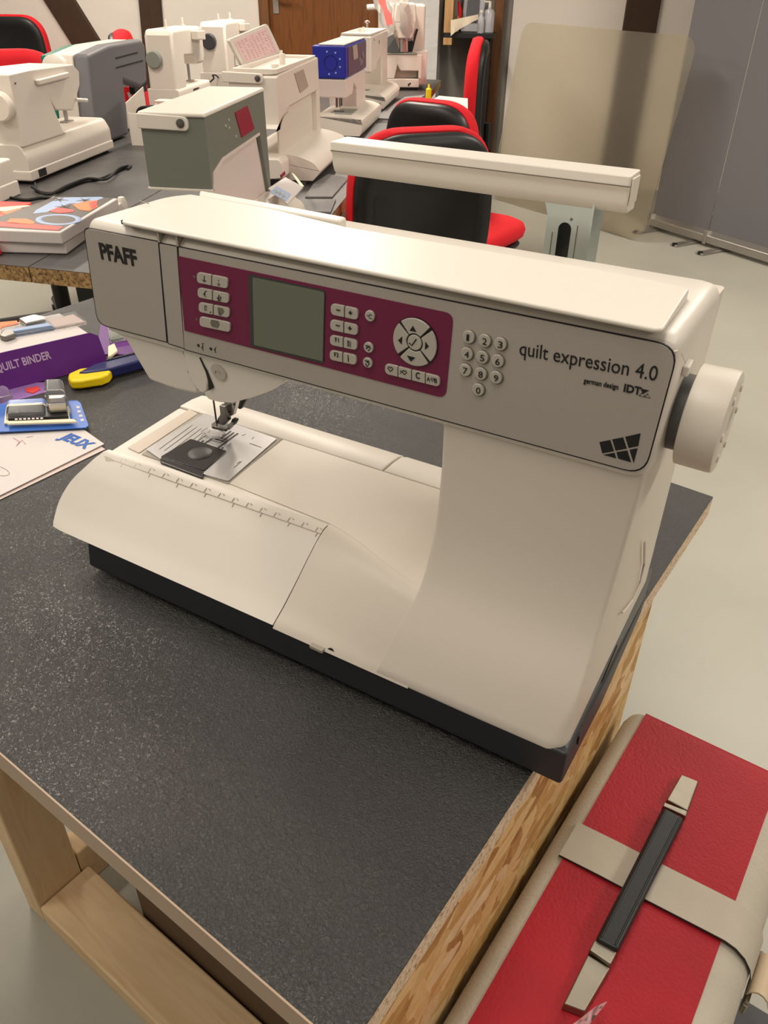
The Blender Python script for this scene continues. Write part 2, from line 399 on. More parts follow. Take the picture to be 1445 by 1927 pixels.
# ------------------------------------------------------------------ room shell
YAW = 1.966
U = Vector((math.sin(YAW), -math.cos(YAW), 0)); V = Vector((math.cos(YAW), math.sin(YAW), 0)); Z = Vector((0, 0, 1))
struct(MB().box(-7, 4.2, -3.2, 9.0, FLOOR - 0.08, FLOOR).build('floor', 'floor', base=(0, 2, FLOOR)))
struct(MB().box(-7, 4.2, -3.2, 9.0, CEIL, CEIL + 0.08).build('ceiling', 'ceiling', base=(0, 2, CEIL)))
PW = atd(600, 30, 5.3); PW.z = 0
def wpt(px, z=None, py=20, off=0.0):        # point of the back wall under a pixel column
    p = on_plane(px, py, PW - V * off, V); return (p - PW).dot(U)
def wbox(u0, u1, z0, z1, d0, d1):           # box on the back wall: d measured out of the wall into the room
    P = lambda u, d: tuple(PW + U * u - V * d)
    m = MB(); m.prism([(P(u0, d0)[0], P(u0, d0)[1], z0), (P(u1, d0)[0], P(u1, d0)[1], z0), (P(u1, d1)[0], P(u1, d1)[1], z0), (P(u0, d1)[0], P(u0, d1)[1], z0)], (0, 0, z1 - z0)); return m
uD0, uD1 = wpt(493), wpt(722)
uP0, uP1 = wpt(738, off=0.25), wpt(826, off=0.25)
uR0, uR1 = wpt(826), wpt(936)
uL = wpt(-420)
struct(wbox(uL, uD0 - 0.02, FLOOR, CEIL, -0.15, 0).build('wall_back', 'wall'))
struct(wbox(uD1 + 0.02, uP1, FLOOR, CEIL, -0.15, 0).build('wall_back_pillar_side', 'wallwhite'))
struct(wbox(uD0 - 0.02, uD1 + 0.02, 1.36, CEIL, -0.15, 0).build('wall_back_above_door', 'wall'))
struct(wbox(uP0, uP1, FLOOR, CEIL, 0.0, 0.25).build('wall_pillar', 'wallwhite'))
struct(wbox(uP1 - 0.05, uR1 + 0.1, FLOOR, CEIL, -0.15, -0.02).build('wall_recess', 'wallgrey'))
uW1 = wpt(1500)
struct(wbox(uR1 + 0.1, uW1 + 2.0, FLOOR, CEIL, -0.15, 0.0).build('wall_right_part', 'wall'))
# door with frame
dr = thing('door_1', None, None, tuple(PW + U * ((uD0 + uD1) / 2)) [:2] + (FLOOR,)); struct(dr)
wbox(uD0 + 0.05, uD1 - 0.035, FLOOR, 1.3, -0.06, -0.015).build('door_leaf', 'door', dr)
for a, b_ in ((uD0 - 0.02, uD0 + 0.05), (uD1 - 0.035, uD1 + 0.02)):
    wbox(a, b_, FLOOR, 1.36, -0.06, 0.015).build('door_frame', 'postbrown' if a < 0 else 'white', dr, bev=0.004)
wbox(uD0 - 0.02, uD1 + 0.02, 1.3, 1.36, -0.06, 0.015).build('door_head', 'postbrown', dr)
hp = on_plane(518, 6, PW, V); uh = (hp - PW).dot(U)
lock = wbox(uh - 0.02, uh + 0.02, hp.z - 0.06, hp.z + 0.1, -0.016, -0.008).build('lock_plate', 'alu', dr, bev=0.002)
m = MB(); q = PW + U * (uh + 0.005) + V * 0.01 + Z * (hp.z + 0.03); m.tube([q, q - V * 0.055], 0.009, 10); m.tube([q - V * 0.05, q - V * 0.05 + U * 0.12], 0.009, 10)
m.build('door_handle', 'alu', dr)
# timber frame of the back wall
def strut(name, pxa, pxb, pya, pyb, wd, off=0.03):
    a = on_plane(pxa, pya, PW - V * off, V); b2 = on_plane(pxb, pyb, PW - V * off, V); d = (b2 - a).normalized(); s = d.cross(V).normalized() * wd / 2
    a = a - d * 0.6; b2 = b2 + d * 0.8
    return struct(MB().prism([a - s, a + s, b2 + s, b2 - s], V * 0.06).build(name, 'beam', bev=0.008))
strut('trim_1', 110, 176, 0, 105, 0.2)
strut('trim_2', 280, 286, 0, 70, 0.155)
strut('trim_4', -150, -145, 0, 60, 0.16)
u0, u1 = wpt(930), wpt(949)
struct(wbox(u0, u1, FLOOR, CEIL, -0.02, 0.05).build('trim_3', 'postbrown', bev=0.006))
u0, u1 = wpt(1176), wpt(1240)
struct(wbox(u0, u1, FLOOR, CEIL, -0.02, 0.03).build('trim_5', 'beam', bev=0.008))
# the other walls of the room
struct(MB().box(4.1, 4.25, -3.2, 9.0, FLOOR, CEIL).build('wall_right', 'wallplain'))
struct(MB().box(-7.1, -7.0, -3.2, 9.0, FLOOR, CEIL).build('wall_left', 'wallplain'))
struct(MB().box(-7, 4.2, -3.3, -3.2, FLOOR, CEIL).build('wall_front', 'wallplain'))
# ceiling lamps (out of frame) that light the room
LAMPAT = ['left of the workbench', 'behind the workbench', 'above the two long tables', 'in front of the grey banners', 'over the back left corner', 'over the big sewing machine', 'at the front left', 'right of the red carrying case']
for i, (x, y, wt) in enumerate(LAMPS):
    t = thing('ceiling_lamp', 'long white ceiling lamp ' + LAMPAT[i] + ', out of frame', 'lamp', (x, y, CEIL), YAW, 'ceiling lamps of the workshop')
    MB().box(-0.62, 0.62, -0.16, 0.16, -0.06, 0).build('housing', 'white', t, local=True, bev=0.004)
    MB().box(-0.58, 0.58, -0.13, 0.13, -0.066, -0.06).build('diffuser', 'lamp', t, local=True)
    ld = bpy.data.lights.new('lamp_light', 'AREA'); ld.shape = 'RECTANGLE'; ld.size = 1.16; ld.size_y = 0.26; ld.energy = wt; ld.color = (1.0, 0.885, 0.74)
    lo = bpy.data.objects.new('lamp_light', ld); COL.objects.link(lo); lo.parent = t; lo.location = (0, 0, -0.072)

# ------------------------------------------------------------------ roll-up banners and chair mat at the right
B0, B1 = at(1240, 432, 2, FLOOR), at(1445, 497, 2, FLOOR)
bd = (B1 - B0).normalized(); bn = bd.cross(Z).normalized()
if bn.dot(CAM - B0) < 0: bn = -bn
def banner(s0, s1, label):
    c = B0 + bd * ((s0 + s1) / 2)
    t = thing('roll_up_banner', label, 'banner', c, math.atan2(bd.y, bd.x), 'grey roll-up banners along the right wall'); L = (s1 - s0) / 2 - 0.004
    MB().box(-L, L, -0.012, -0.009, 0.075, 2.1).build('banner_sheet', 'banner', t, local=True)
    m = MB(); m.prism([(-L, -0.045, 0.02), (-L, 0.03, 0.02), (-L, 0.03, 0.07), (-L, -0.005, 0.085), (-L, -0.045, 0.06)], (2 * L, 0, 0)); m.build('cassette', 'alu', t, local=True, bev=0.006)
    MB().box(-L - 0.003, -L + 0.02, -0.05, 0.034, 0.014, 0.088).build('end_cap', 'alu', t, local=True, bev=0.003)
    MB().box(-L, L, -0.02, 0.0, 2.09, 2.12).build('top_rail', 'alu', t, local=True, bev=0.004)
    for fx in (-L * 0.72, L * 0.72):
        m = MB(); m.box(fx - 0.025, fx + 0.025, -0.2, 0.12, 0.0, 0.012); m.build('foot', 'alu', t, local=True, bev=0.004)
        m = MB(); m.lathe([(0, 0.014), (0.014, 0.014)], (fx, -0.19, 0.003), (0, 0, 1), 14); m.build('foot_pad', 'rubber', t, local=True)
    return t
sj = on_plane(1333, 447, B0, bn); sj = (sj - B0).dot(bd)
banner(-0.06, sj, 'grey roll-up banner left of the silver seam, partly behind the frosted mat')
banner(sj, sj + 0.85, 'grey roll-up banner at the right edge of the photo')
# frosted chair mat leaning against the banners
bl, br = at(930, 376, 2, FLOOR), at(1205, 458, 2, FLOOR)
md = (br - bl).normalized(); bl = bl + md * -0.05
mn = md.cross(Z).normalized()
if mn.dot(CAM - bl) > 0: mn = -mn
tilt = 0.10; up = (Z + mn * tilt).normalized()
mwid = (br - bl).length
tl, tr_ = on_plane(985, 41, bl, up.cross(md)), on_plane(1316, 70, bl, up.cross(md))
q = [( (p - bl).dot(md), (p - bl).dot(up)) for p in (bl, br, tr_, tl)]
q[0] = (q[0][0], 0.012); q[1] = (q[1][0], 0.012)
pl = roundpoly(q, 0.09, 6)
m = MB(); m.prism([bl + md * a + up * c for a, c in pl], up.cross(md) * 0.003)
tag(m.build('chair_mat', 'frost'), 'frosted translucent chair mat with rounded corners leaning against the grey banner', 'mat')

# ------------------------------------------------------------------ near workbench
TR, BR_ = at(1342, 935, 2, 0), at(690, 1927, 2, 0)
FL_, FB_ = at(0, 1415, 2, 0), at(590, 1927, 2, 0)
rd = (TR - BR_).normalized(); fd = (FB_ - FL_).normalized()
def isect(p, d, q, e):
    den = d.x * e.y - d.y * e.x; t = ((q.x - p.x) * e.y - (q.y - p.y) * e.x) / den; return p + d * t
NR = isect(TR, rd, FL_, fd); bk = (at(1272, 911, 2, 0) - TR).normalized()
NL = NR - fd * 1.05
BL_ = TR + bk * 1.05
wb = thing('workbench', 'timber workbench with dark slate laminate top, raw chipboard edge, carrying the large sewing machine', 'table', (0.0, 0.15, FLOOR), math.atan2(fd.y, fd.x))
TH = 0.023
m = MB(); m.prism([p + Z * -0.0012 for p in (NL, NR, TR, BL_)], (0, 0, 0.0012)); m.build('laminate_top', 'laminate', wb)
m = MB(); m.prism([p + Z * -TH for p in (NL, NR, TR, BL_)], (0, 0, TH - 0.0013)); m.build('chipboard_core', 'chip', wb)
fn = Vector((fd.y, -fd.x, 0)); fn = fn if fn.y < 0 else -fn
m = MB(); m.prism([NL + Z * -TH, NR + Z * -TH, NR + fn * 0.0012 + Z * -TH, NL + fn * 0.0012 + Z * -TH], (0, 0, TH)); m.build('edge_band', 'edgeband', wb)
rn = Vector((rd.y, -rd.x, 0)); rn = rn if rn.x > 0 else -rn
# strand board side panel, flush under the right edge
oe = at(1235, 1120, 0, (TR + rd * -0.15).x); so = (Vector((oe.x, oe.y, 0)) - NR).dot(rd)
so = 0.50
for k in range(20):
    e = NR + rd * so; pz = Vector((e.x, e.y, -TH)); d = pz - CAM
    py_ = H / 2 + d.dot(yc) / d.dot(zc) * FPX; so += (py_ - 1120) * 0.0006
ins = -rn * 0.0015
m = MB(); a = NR + ins + rd * 0.012; c = NR + ins + rd * so
m.prism([a + Z * (-TH - 0.0005), c + Z * (-TH - 0.0005), c - rn * 0.018 + Z * (-TH - 0.0005), a - rn * 0.018 + Z * (-TH - 0.0005)], (0, 0, -(0.70 - TH))); m.build('strand_board_side', 'osb', wb)
# timber frame below
def timber(name, p, d, l, wv, wz, mt='pine'):
    d = d.normalized(); s = Vector((-d.y, d.x, 0))
    m = MB(); m.prism([p, p + d * l, p + d * l + s * wv, p + s * wv], (0, 0, wz)); return m.build(name, mt, wb, bev=0.004)
pa = at(73, 1707, 2, FLOOR + 0.045); pb = at(150.6, 1635, 2, FLOOR + 0.045)
bdr = fd.copy(); back = Vector((-fd.y, fd.x, 0)); 
if back.y < 0: back = -back
pz = Vector((pa.x, pa.y, FLOOR))
dpt = (pb - pa).dot(back)
# upright: right face at pa, depth dpt
m = MB(); m.prism([pz, pz - bdr * 0.045, pz - bdr * 0.045 + back * dpt, pz + back * dpt], (0, 0, -FLOOR - TH - 0.001)); m.build('upright', 'pinev', wb, bev=0.004)
timber('bottom_beam', pz + bdr * 0.001, bdr, 0.62, dpt + 0.012, 0.045)
timber('cross_beam', pz - bdr * 0.045 + back * (dpt + 0.001), back, 0.62, -0.045, 0.085)
rr_ = pz + bdr * 0.56
m = MB(); m.prism([rr_ + Z * 0.0455, rr_ + bdr * 0.045 + Z * 0.0455, rr_ + bdr * 0.045 + back * dpt + Z * 0.0455, rr_ + back * dpt + Z * 0.0455], (0, 0, -FLOOR - TH - 0.0475)); m.build('upright', 'pinev', wb, bev=0.004)
# dark brown panel standing on the beam
g0 = at(247, 1735, 2, FLOOR + 0.0455); g0 = pz + bdr * (g0 - pz).dot(bdr) + back * (dpt + 0.014)
bc = thing('cabinet', 'dark brown cabinet panel under the workbench behind the timber beam', 'cabinet', (g0.x, g0.y, FLOOR), math.atan2(bdr.y, bdr.x))
m = MB(); m.prism([g0 + Z * 0.0, g0 + bdr * 0.42, g0 + bdr * 0.42 + back * 0.016, g0 + back * 0.016], (0, 0, 0.60)); 
for v_ in m.bm.verts: v_.co.z += 0.0
m.build('side_panel', 'browncab', bc, bev=0.001)
m = MB(); q0 = g0 + back * 0.0165; m.prism([q0, q0 + bdr * 0.42, q0 + bdr * 0.42 + back * 0.3, q0 + back * 0.3], (0, 0, 0.595)); m.build('carcass', 'browncab', bc)

# ------------------------------------------------------------------ far tables
E0, E1 = at(0, 497, 2, 0), at(160, 513, 2, 0)
fe = (E1 - E0).normalized(); RE = at(640, 382, 2, 0) + U * 0.002
c0 = isect(E0, fe, RE, V); LEN = (at(818, 150, 2, 0) - c0).dot(V)
J = at(54, 502, 2, 0); J = isect(E0, fe, J, V)
def far_table(a, b2, l0, label, fv, fu):
    P = [a, b2, b2 + V * l0, a + V * l0]
    t = thing('long_table', label, 'table', ((a + b2) / 2 + V * l0 / 2) + Z * FLOOR, YAW - PI / 2, None)
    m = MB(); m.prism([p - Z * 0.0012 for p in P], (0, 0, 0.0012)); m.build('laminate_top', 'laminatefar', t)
    m = MB(); m.prism([p - Z * 0.03 for p in P], (0, 0, 0.0287)); m.build('chipboard_core', 'chipfar', t)
    for p in (P[0] + U * 0.1 + V * fv, P[1] - U * fu + V * fv, P[2] - U * 0.1 - V * 0.15, P[3] + U * 0.1 - V * 0.15):
        MB().prism([p + Z * FLOOR + U * sx * 0.025 + V * sy * 0.025 for sx, sy in ((-1, -1), (1, -1), (1, 1), (-1, 1))], (0, 0, -FLOOR - 0.031)).build('leg', 'chairblack', t)
far_table(J + fe * 0.0015, c0, LEN, 'long dark laminate table with chipboard edge behind, nearer the red chairs', 0.5, 0.3)
far_table(J - fe * 0.74, J - fe * 0.0015, LEN - 0.02, 'long dark laminate table with chipboard edge behind, at the left, carrying the backward facing machines', 0.4, 0.1)

# ------------------------------------------------------------------ the large sewing machine
sm = thing('sewing_machine', 'large white computerised sewing machine with maroon control panel on the workbench, nearest the camera', 'sewing machine', (0.22, 0.1, 0.0))
YP = 0.048
def PX(px, py, y=YP):
    p = at(px, py, 1, y); return (p.x, p.z)
def bedpt(px, py, z=0.095):
    p = at(px, py, 2, z); return (p.x, p.y)
# black base with feet
m = MB(); ob_ = [(0.002, 0.0015), (0.4595, 0.0), (0.4605, 0.08), (0.457, 0.2), (0.03, 0.2), (0.004, 0.17)]
ot = [(0.008, 0.0015), (0.4595, 0.0), (0.4605, 0.08), (0.459, 0.2), (0.03, 0.2), (0.009, 0.17)]
m.hexa([(x, y, 0.006) for x, y in ob_], [(x, y, 0.0375) for x, y in ot]); m.build('base', 'basegrey', sm, bev=0.0025)
for fx, fy in ((0.05, 0.03), (0.40, 0.03), (0.05, 0.17), (0.40, 0.17)):
    MB().lathe([(0, 0.011), (0.0065, 0.012)], (fx, fy, 0.0), (0, 0, 1), 16).build('rubber_foot', 'rubber', sm)
# dark skirt on the right side rising to the back
m = MB(); m.hexa([(0.4560, 0.004, 0.0372), (0.4575, 0.19, 0.0372), (0.4575, 0.19, 0.066), (0.4568, 0.12, 0.055)], [(0.4575, 0.004, 0.0372), (0.4588, 0.19, 0.0372), (0.4588, 0.19, 0.066), (0.4583, 0.12, 0.055)]); m.build('side_skirt', 'sidegrey', sm)
m = MB(); m.prism([(0.4580, 0.075, 0.038), (0.4580, 0.105, 0.038), (0.4580, 0.105, 0.050)], (0.0008, 0, 0)); m.build('socket', 'black', sm)
m = MB(); m.prism([(0.4598, 0.022, 0.026), (0.4598, 0.026, 0.026), (0.4598, 0.026, 0.034), (0.4598, 0.022, 0.034)], (0.0012, 0, 0)); m.build('socket', 'black', sm)
lk = at(603, 1222, 1, 0.0); MB().box(lk.x - 0.008, lk.x + 0.004, -0.0035, 0.004, 0.0335, 0.0365).build('release_tab', 'greyline', sm, bev=0.0005)
lk = at(622, 1229, 1, 0.0); MB().lathe([(0, 0.004), (0.001, 0.004)], (lk.x, 0.0015, lk.z), (0, -1, 0), 14).build('socket', 'black', sm)
# lower shell: bed front sweeping into the column
A = [(0.068, 0.095), (0.062, 0.0945), (0.053, 0.089), (0.041, 0.078), (0.027, 0.063), (0.012, 0.047), (0.0, 0.0365), (-0.0008, 0.034)]
Bp = [(0.0335, 0.095), (0.0318, 0.0945), (0.0290, 0.0920), (0.0272, 0.090), (0.021, 0.08), (0.0155, 0.07), (0.0105, 0.06), (0.004, 0.045), (0.0, 0.0365), (-0.0008, 0.034)]
XR = [(0.03, 0.4572), (0.054, 0.4568), (0.074, 0.4557), (0.0936, 0.4556), (0.117, 0.4553), (0.153, 0.4567), (0.19, 0.458), (0.228, 0.459), (0.262, 0.4605), (0.35, 0.4605)]
def table(T, z):
    for (a, c), (d, e) in zip(T, T[1:]):
        if z <= d: return lerp(c, e, max(0, (z - a) / (d - a)))
    return T[-1][1]
As, Bs = resample([Vector((a, c, 0)) for a, c in A], 22), resample([Vector((a, c, 0)) for a, c in Bp], 22)
def tray_edge(t): return 0.2262 - 0.0085 * t ** 1.4
grid = []
NX = 40
for i in range(NX + 1):
    f = i / NX
    row = []
    for k in range(22):
        x = lerp(tray_edge(k / 21) + 0.0006, 1.0, f); t = 0
        zr = lerp(As[k].y, Bs[k].y, 1.0); x = lerp(tray_edge(k / 21) + 0.0006, 0.340, f); t = sst(0.215, 0.345, x)
        e = (max(0, x - 0.445) / 0.0126) ** 2
        row.append((x, lerp(As[k].x, Bs[k].x, t) + 0.012 * e * (k / 21) ** 4, lerp(As[k].y, Bs[k].y, t)))
    xe = row[0][0]; xf = row[-1][0]
    grid.append([(xe, 0.162, 0.095)] + row + [(xf, 0.03, 0.034), (xf, 0.162, 0.034)])
m = MB(); m.loft([[Vector(p) for p in r] for r in grid], cap=True, closed=True); m.build('lower_shell', 'shell', sm, ang=50)
# column
YBT = [(0.030, -0.002), (0.036, 0), (0.045, 0.004), (0.06, 0.0105), (0.07, 0.0155), (0.08, 0.021), (0.09, 0.0272), (0.10, 0.0330), (0.11, 0.0378), (0.126, 0.0430), (0.14, 0.0462), (0.155, 0.0485), (0.19, 0.0515), (0.226, 0.052), (0.32, 0.052)]
def yB(z): return table(YBT, z)
XLT = [(0.03, 0.311), (0.06, 0.3195), (0.08, 0.3245), (0.09, 0.327), (0.10, 0.3283), (0.12, 0.329), (0.14, 0.3302), (0.18, 0.3301), (0.22, 0.3292), (0.32, 0.3292)]
zz = [0.0342, 0.0362, 0.042, 0.050, 0.058, 0.066, 0.074, 0.082, 0.090, 0.095, 0.10, 0.105, 0.11, 0.118, 0.126, 0.135, 0.145, 0.155, 0.17, 0.19, 0.21, 0.226, 0.25, 0.30]
yBs = {z: (yB(z - 0.005) + yB(z) + yB(z + 0.005)) / 3 - 0.0004 + (0.0010 if z < 0.035 else 0) for z in zz}
def rq(x0, x1f, x1b, y0, y1, r, n=4):
    return [(x if x < 0.4 else x + (x1f - x1b) * (1 - sst(y0 + 0.01, y1, y) ), y) for x, y in rrect(x0, x1b, y0, y1, r, n)]
rings = []
for z in zz:
    y0 = yBs[z]; rings.append([(x, y, z) for x, y in rq(table(XLT, z), table(XR, z), max(0.4583, table(XR, z)), y0, 0.177, [0.004, 0.008, 0.0004 + 0.0045 * sst(0.078, 0.115, z), lerp(0.012, 0.003, sst(0.036, 0.075, z))])])
m = MB(); m.loft(rings); m.build('column', 'shell', sm, ang=50)
# grooves and recess on the right side
for pts in ([(1213, 1020), (1212, 1060), (1205, 1095), (1190, 1130), (1175, 1150), (1170, 1153)],):
    P = []
    for px, py in pts:
        p = at(px, py, 0, 0.4592); P.append(p)
    MB().tube(P, 0.0009, 6).build('side_groove', 'cream', sm)
# arm (head) : section swept along x
sec = roundpoly([(YP + 0.0015, 0.2225), (YP + 0.0015, 0.3035), (YP + 0.006, 0.3085), (0.135, 0.3090), (0.166, 0.3055), (0.169, 0.290), (0.168, 0.2225)], [0.003, 0.003, 0.004, 0.01, 0.006, 0.006, 0.004], 4)
m = MB(); rings = []
for x, ins in [(0.0275, 0.006), (0.029, 0.0025), (0.0315, 0.0008), (0.035, 0.0), (0.448, 0.0), (0.4540, 0.0006), (0.4580, 0.0022), (0.4605, 0.005), (0.4618, 0.009)]:
    cy, cz = 0.11, 0.266
    rings.append([(x - 0.004 * sst(0.05, 0.17, y) * (1 if x < 0.1 else 0), y + (ins if y < cy else -ins), z + (ins if z < cz else -ins)) for y, z in sec])
m.loft(rings); m.build('arm', 'white', sm, ang=50)
# fillet where the column meets the arm
f = [(0.331, 0.2235)] + [(0.331 - 0.012 + 0.012 * math.cos(a), 0.2235 - 0.012 + 0.012 * math.sin(a)) for a in [R(0), R(22), R(45), R(68), R(90)]]
m = MB(); m.prism([(x, 0.056, z) for x, z in f], (0, 0.105, 0)); m.build('fillet', 'white', sm)
# needle-bar housings below the arm
yh = YP + 0.004
def housing(name, pix, dep, mt='white', bev=0.004, rad=0.003, y0=yh):
    p = roundpoly([PX(a, c, y0) for a, c in pix], rad, 4)
    m = MB(); m.prism([(x, y0, z) for x, z in p], (0, dep, 0)); return m.build(name, mt, sm, bev=bev, seg=3)
housing('face_cover', [(206, 596), (206, 622), (235, 638), (281, 716), (330, 733), (372, 742), (378, 660), (374, 640)], 0.10)
housing('thread_guide_cover', [(340, 645), (352, 700), (362, 722), (378, 741), (388, 739), (392, 715), (389, 690), (374, 660), (372, 640)], 0.09, bev=0.003, y0=yh - 0.0015)
housing('needle_housing', [(374, 640), (378, 668), (401, 727), (398, 734), (383, 738), (392, 751), (415, 757), (440, 757), (478, 747), (515, 733), (543, 713), (555, 680)], 0.10, y0=yh - 0.001)
m = MB(); m.prism([(x, yh - 0.0022, z) for x, z in [PX(a, c, yh - 0.002) for a, c in [(375, 673), (377, 673), (389, 698), (401, 727), (401, 731), (393, 732), (392, 718), (387, 700)]]], (0, 0.001, 0)); m.build('thread_slot', 'black', sm)
m = MB(); m.tube([(x, yh + 0.0002, z) for x, z in [PX(a, c, yh) for a, c in [(340, 648), (347, 668), (352, 684), (354, 702)]]], 0.0005, 5); m.build('cover_seam', 'worn', sm)
c = PX(411, 700, yh - 0.002)
m = MB(); m.lathe([(0, 1), (0.0012, 1)], (0, 0, 0), (0, -1, 0), 24)
for v_ in m.bm.verts: v_.co = Vector((c[0] + v_.co.x * 0.0068 + v_.co.z * 0.0016, yh - 0.0012 + v_.co.y, c[1] - v_.co.x * 0.0022 + v_.co.z * 0.0052))
rb = m.build('reverse_button', 'button', sm)
m = MB(); m.tube([(c[0] - 0.003, yh - 0.0026, c[1] - 0.0015), (c[0] - 0.002, yh - 0.0026, c[1] + 0.0015), (c[0] + 0.001, yh - 0.0026, c[1] + 0.0012), (c[0] + 0.002, yh - 0.0026, c[1] - 0.001)], 0.00035, 5); m.build('symbol', 'greyline', rb)

# ---- face panels
def pplate(name, pix, rad, mt, y0, th, par=None, grow=0.0):
    q = [PX(a, c, y0) for a, c in pix]
    if grow:
        cx = sum(x for x, _ in q) / len(q); cz_ = sum(z for _, z in q) / len(q)
        q = [(x + math.copysign(grow, x - cx), z + math.copysign(grow, z - cz_)) for x, z in q]
    p = roundpoly(q, rad, 6) if rad else q
    m = MB(); m.prism([(x, y0, z) for x, z in p], (0, th, 0)); return m.build(name, mt, par or sm)
left = [(158, 429), (297, 456), (313, 643), (184, 609)]
mid = [(300, 459), (332, 465), (346, 655), (317, 646)]
main = [(336, 466), (1276, 654), (1211, 893), (347, 657)]
for nm, px_, rd_ in (('left_panel', left, [0.006, 0, 0, 0.010]), ('middle_panel', mid, 0), ('front_panel', main, [0, 0.012, 0.012, 0])):
    pplate('panel_seam', px_, rd_, 'seam', YP + 0.0002, 0.0012, grow=0.0007)
    pplate(nm, px_, rd_, 'silver', YP - 0.0006, 0.0010)
YT = YP - 0.0006
q = PX(297, 456); q2 = PX(313, 643)
m = MB(); m.prism([(q[0] + 0.0004, YP - 0.0003, q[1]), (q2[0] + 0.0004, YP - 0.0003, q2[1]), (q2[0] + 0.002, YP - 0.0003, q2[1]), (q[0] + 0.002, YP - 0.0003, q[1])], (0, 0.0006, 0)); m.build('panel_gap', 'seam', sm)
pplate('control_panel', [(335, 482), (853, 591), (838, 750), (347, 622)], [0, 0.006, 0.006, 0], 'maroon', YT - 0.0005, 0.0006)
YM = YT - 0.0005
lf = pplate('display_frame', [(467, 516), (612, 547), (609, 685), (471, 651)], [0.001, 0.003, 0.001, 0.001], 'lcdframe', YM - 0.0004, 0.0006)
pplate('display', [(475, 522), (610, 550), (607, 680), (478, 649)], [0.001, 0.002, 0.001, 0.001], 'lcd', YM - 0.0008, 0.0006, lf)
def lettering(s, pa, pb, hpx=None, mt='ink', par=None, y=YT, bold=0.0, name='lettering', h=None):
    a = at(pa[0], pa[1], 1, y); b2 = at(pb[0], pb[1], 1, y)
    a.y = b2.y = y - 0.0001
    return text(name, s, a, b2, (0, 0, 1), mt, par or sm, height=h, ext=0.0002, bold=bold)
lettering('PFAFF', (191, 486), (260, 501), bold=0.035, h=0.0118)
lettering('quilt expression 4.0', (977, 667), (1235, 717), h=0.0082, bold=0.0)
lettering('german design', (1098, 720), (1163, 733), h=0.0030, bold=0.015)
lettering('IDT', (1173, 736), (1205, 743), h=0.0044, bold=0.035)
for tri in ([(1205, 730), (1222, 734), (1211, 740)],):
    m = MB(); m.prism([(x, YT - 0.0002, z) for x, z in [PX(a, c) for a, c in tri]], (0, 0.0003, 0)); m.build('logo_mark', 'ink', sm)
for tri in ([(1203, 744), (1209, 738), (1214, 746)], [(1213, 746), (1219, 740), (1224, 748)]):
    P = [(x, YT - 0.0001, z) for x, z in [PX(a, c) for a, c in tri]]
    MB().tube(P + [P[0], P[1]], 0.00022, 4).build('logo_mark', 'ink', sm)
# emblem: six facets of a kite
for fpx in ([(1128.5, 831), (1149, 827), (1156, 848), (1134, 852)], [(1152.5, 826), (1173, 822), (1180, 843), (1159, 847)], [(1177, 821), (1206, 814.5), (1201.5, 838.5), (1183.5, 842)],
            [(1136, 855), (1157, 851), (1160, 861.5)], [(1160.5, 850), (1181, 846.5), (1188, 869), (1164, 862)], [(1185, 845.5), (1200.5, 842.5), (1193, 870.5)]):
    m = MB(); m.prism([(x, YT - 0.0002, z) for x, z in [PX(a, c) for a, c in fpx]], (0, 0.0003, 0)); m.build('emblem_facet', 'ink', sm)
# ---- buttons
def btn(pix, rad, y=YM, th=0.0016, name='button', mt='button'):
    q = [PX(a, c, y - th) for a, c in pix]
    m = MB(); m.prism([(x, y - th, z) for x, z in roundpoly(q, rad, 6)], (0, th + 0.0003, 0)); return m.build(name, mt, sm, bev=0.0005, seg=2)
def sym(par, strokes, y, r=0.00035, mt='ink'):
    m = MB()
    for s_ in strokes:
        P = [(x, y - 0.0001, z) for x, z in [PX(a, c, y) for a, c in s_]]
        m.tube(P, r, 5)
    return m.build('symbol', mt, par)
def symfill(par, pix, y, mt='ink'):
    m = MB(); m.prism([(x, y - 0.00025, z) for x, z in [PX(a, c, y) for a, c in pix]], (0, 0.0004, 0)); return m.build('symbol', mt, par)
RB = 0.0031
def half_pair(x0, x1, ytop, ybot, slope, split, leftsym=None, rightsym=None):
    """pill cut in two halves: pixel span x0..x1, edges sloping down to the right"""
    def p(x, t): return (x, lerp(ytop, ybot, t) + slope * (x - x0))
    l = btn([p(x0, 0), p(split - 1, 0), p(split - 1, 1), p(x0, 1)], [RB, 0.0004, 0.0004, RB])
    r = btn([p(split + 1, 0), p(x1, 0), p(x1, 1), p(split + 1, 1)], [0.0004, RB, RB, 0.0004])
    return l, r
YB = YM - 0.0016
SL = 0.20
L1 = half_pair(370, 428, 512, 532, SL, 398); L2 = half_pair(371.5, 430, 541, 559.5, SL, 399.5); L3 = half_pair(373.5, 431, 568.5, 587, SL, 401)
L4 = btn([(375, 595), (432.5, 607), (432.5, 626), (375, 614)], [RB] * 4)
sym(L1[0], [[(384.5, 519), (384.5, 531)], [(381, 527), (388, 529)]], YB, 0.0003)
sym(L1[1], [[(411.5, 526), (411.5, 530)]], YB, 0.0002); symfill(L1[1], [(409.5, 532.5), (413.7, 533.4), (413.7, 538), (409.5, 537)], YB, 'worn')
sym(L2[0], [[(387.5, 547.5), (383, 553), (387.5, 559)], [(385.5, 550), (385.5, 556.5)], [(387.5, 547.5), (389, 548.5)]], YB, 0.0003)
sym(L2[1], [[(412, 555), (412, 565)], [(408.5, 559.5), (411, 563)], [(410.5, 565), (415.5, 565.5)], [(415.5, 558), (415.5, 563)]], YB, 0.0004)
sym(L3[0], [[(385.5, 575), (388.5, 576), (388.5, 584), (385.5, 583.5), (385.5, 575)]], YB, 0.0003); symfill(L3[0], [(397, 586), (394, 588), (397.5, 588.5)], YB)
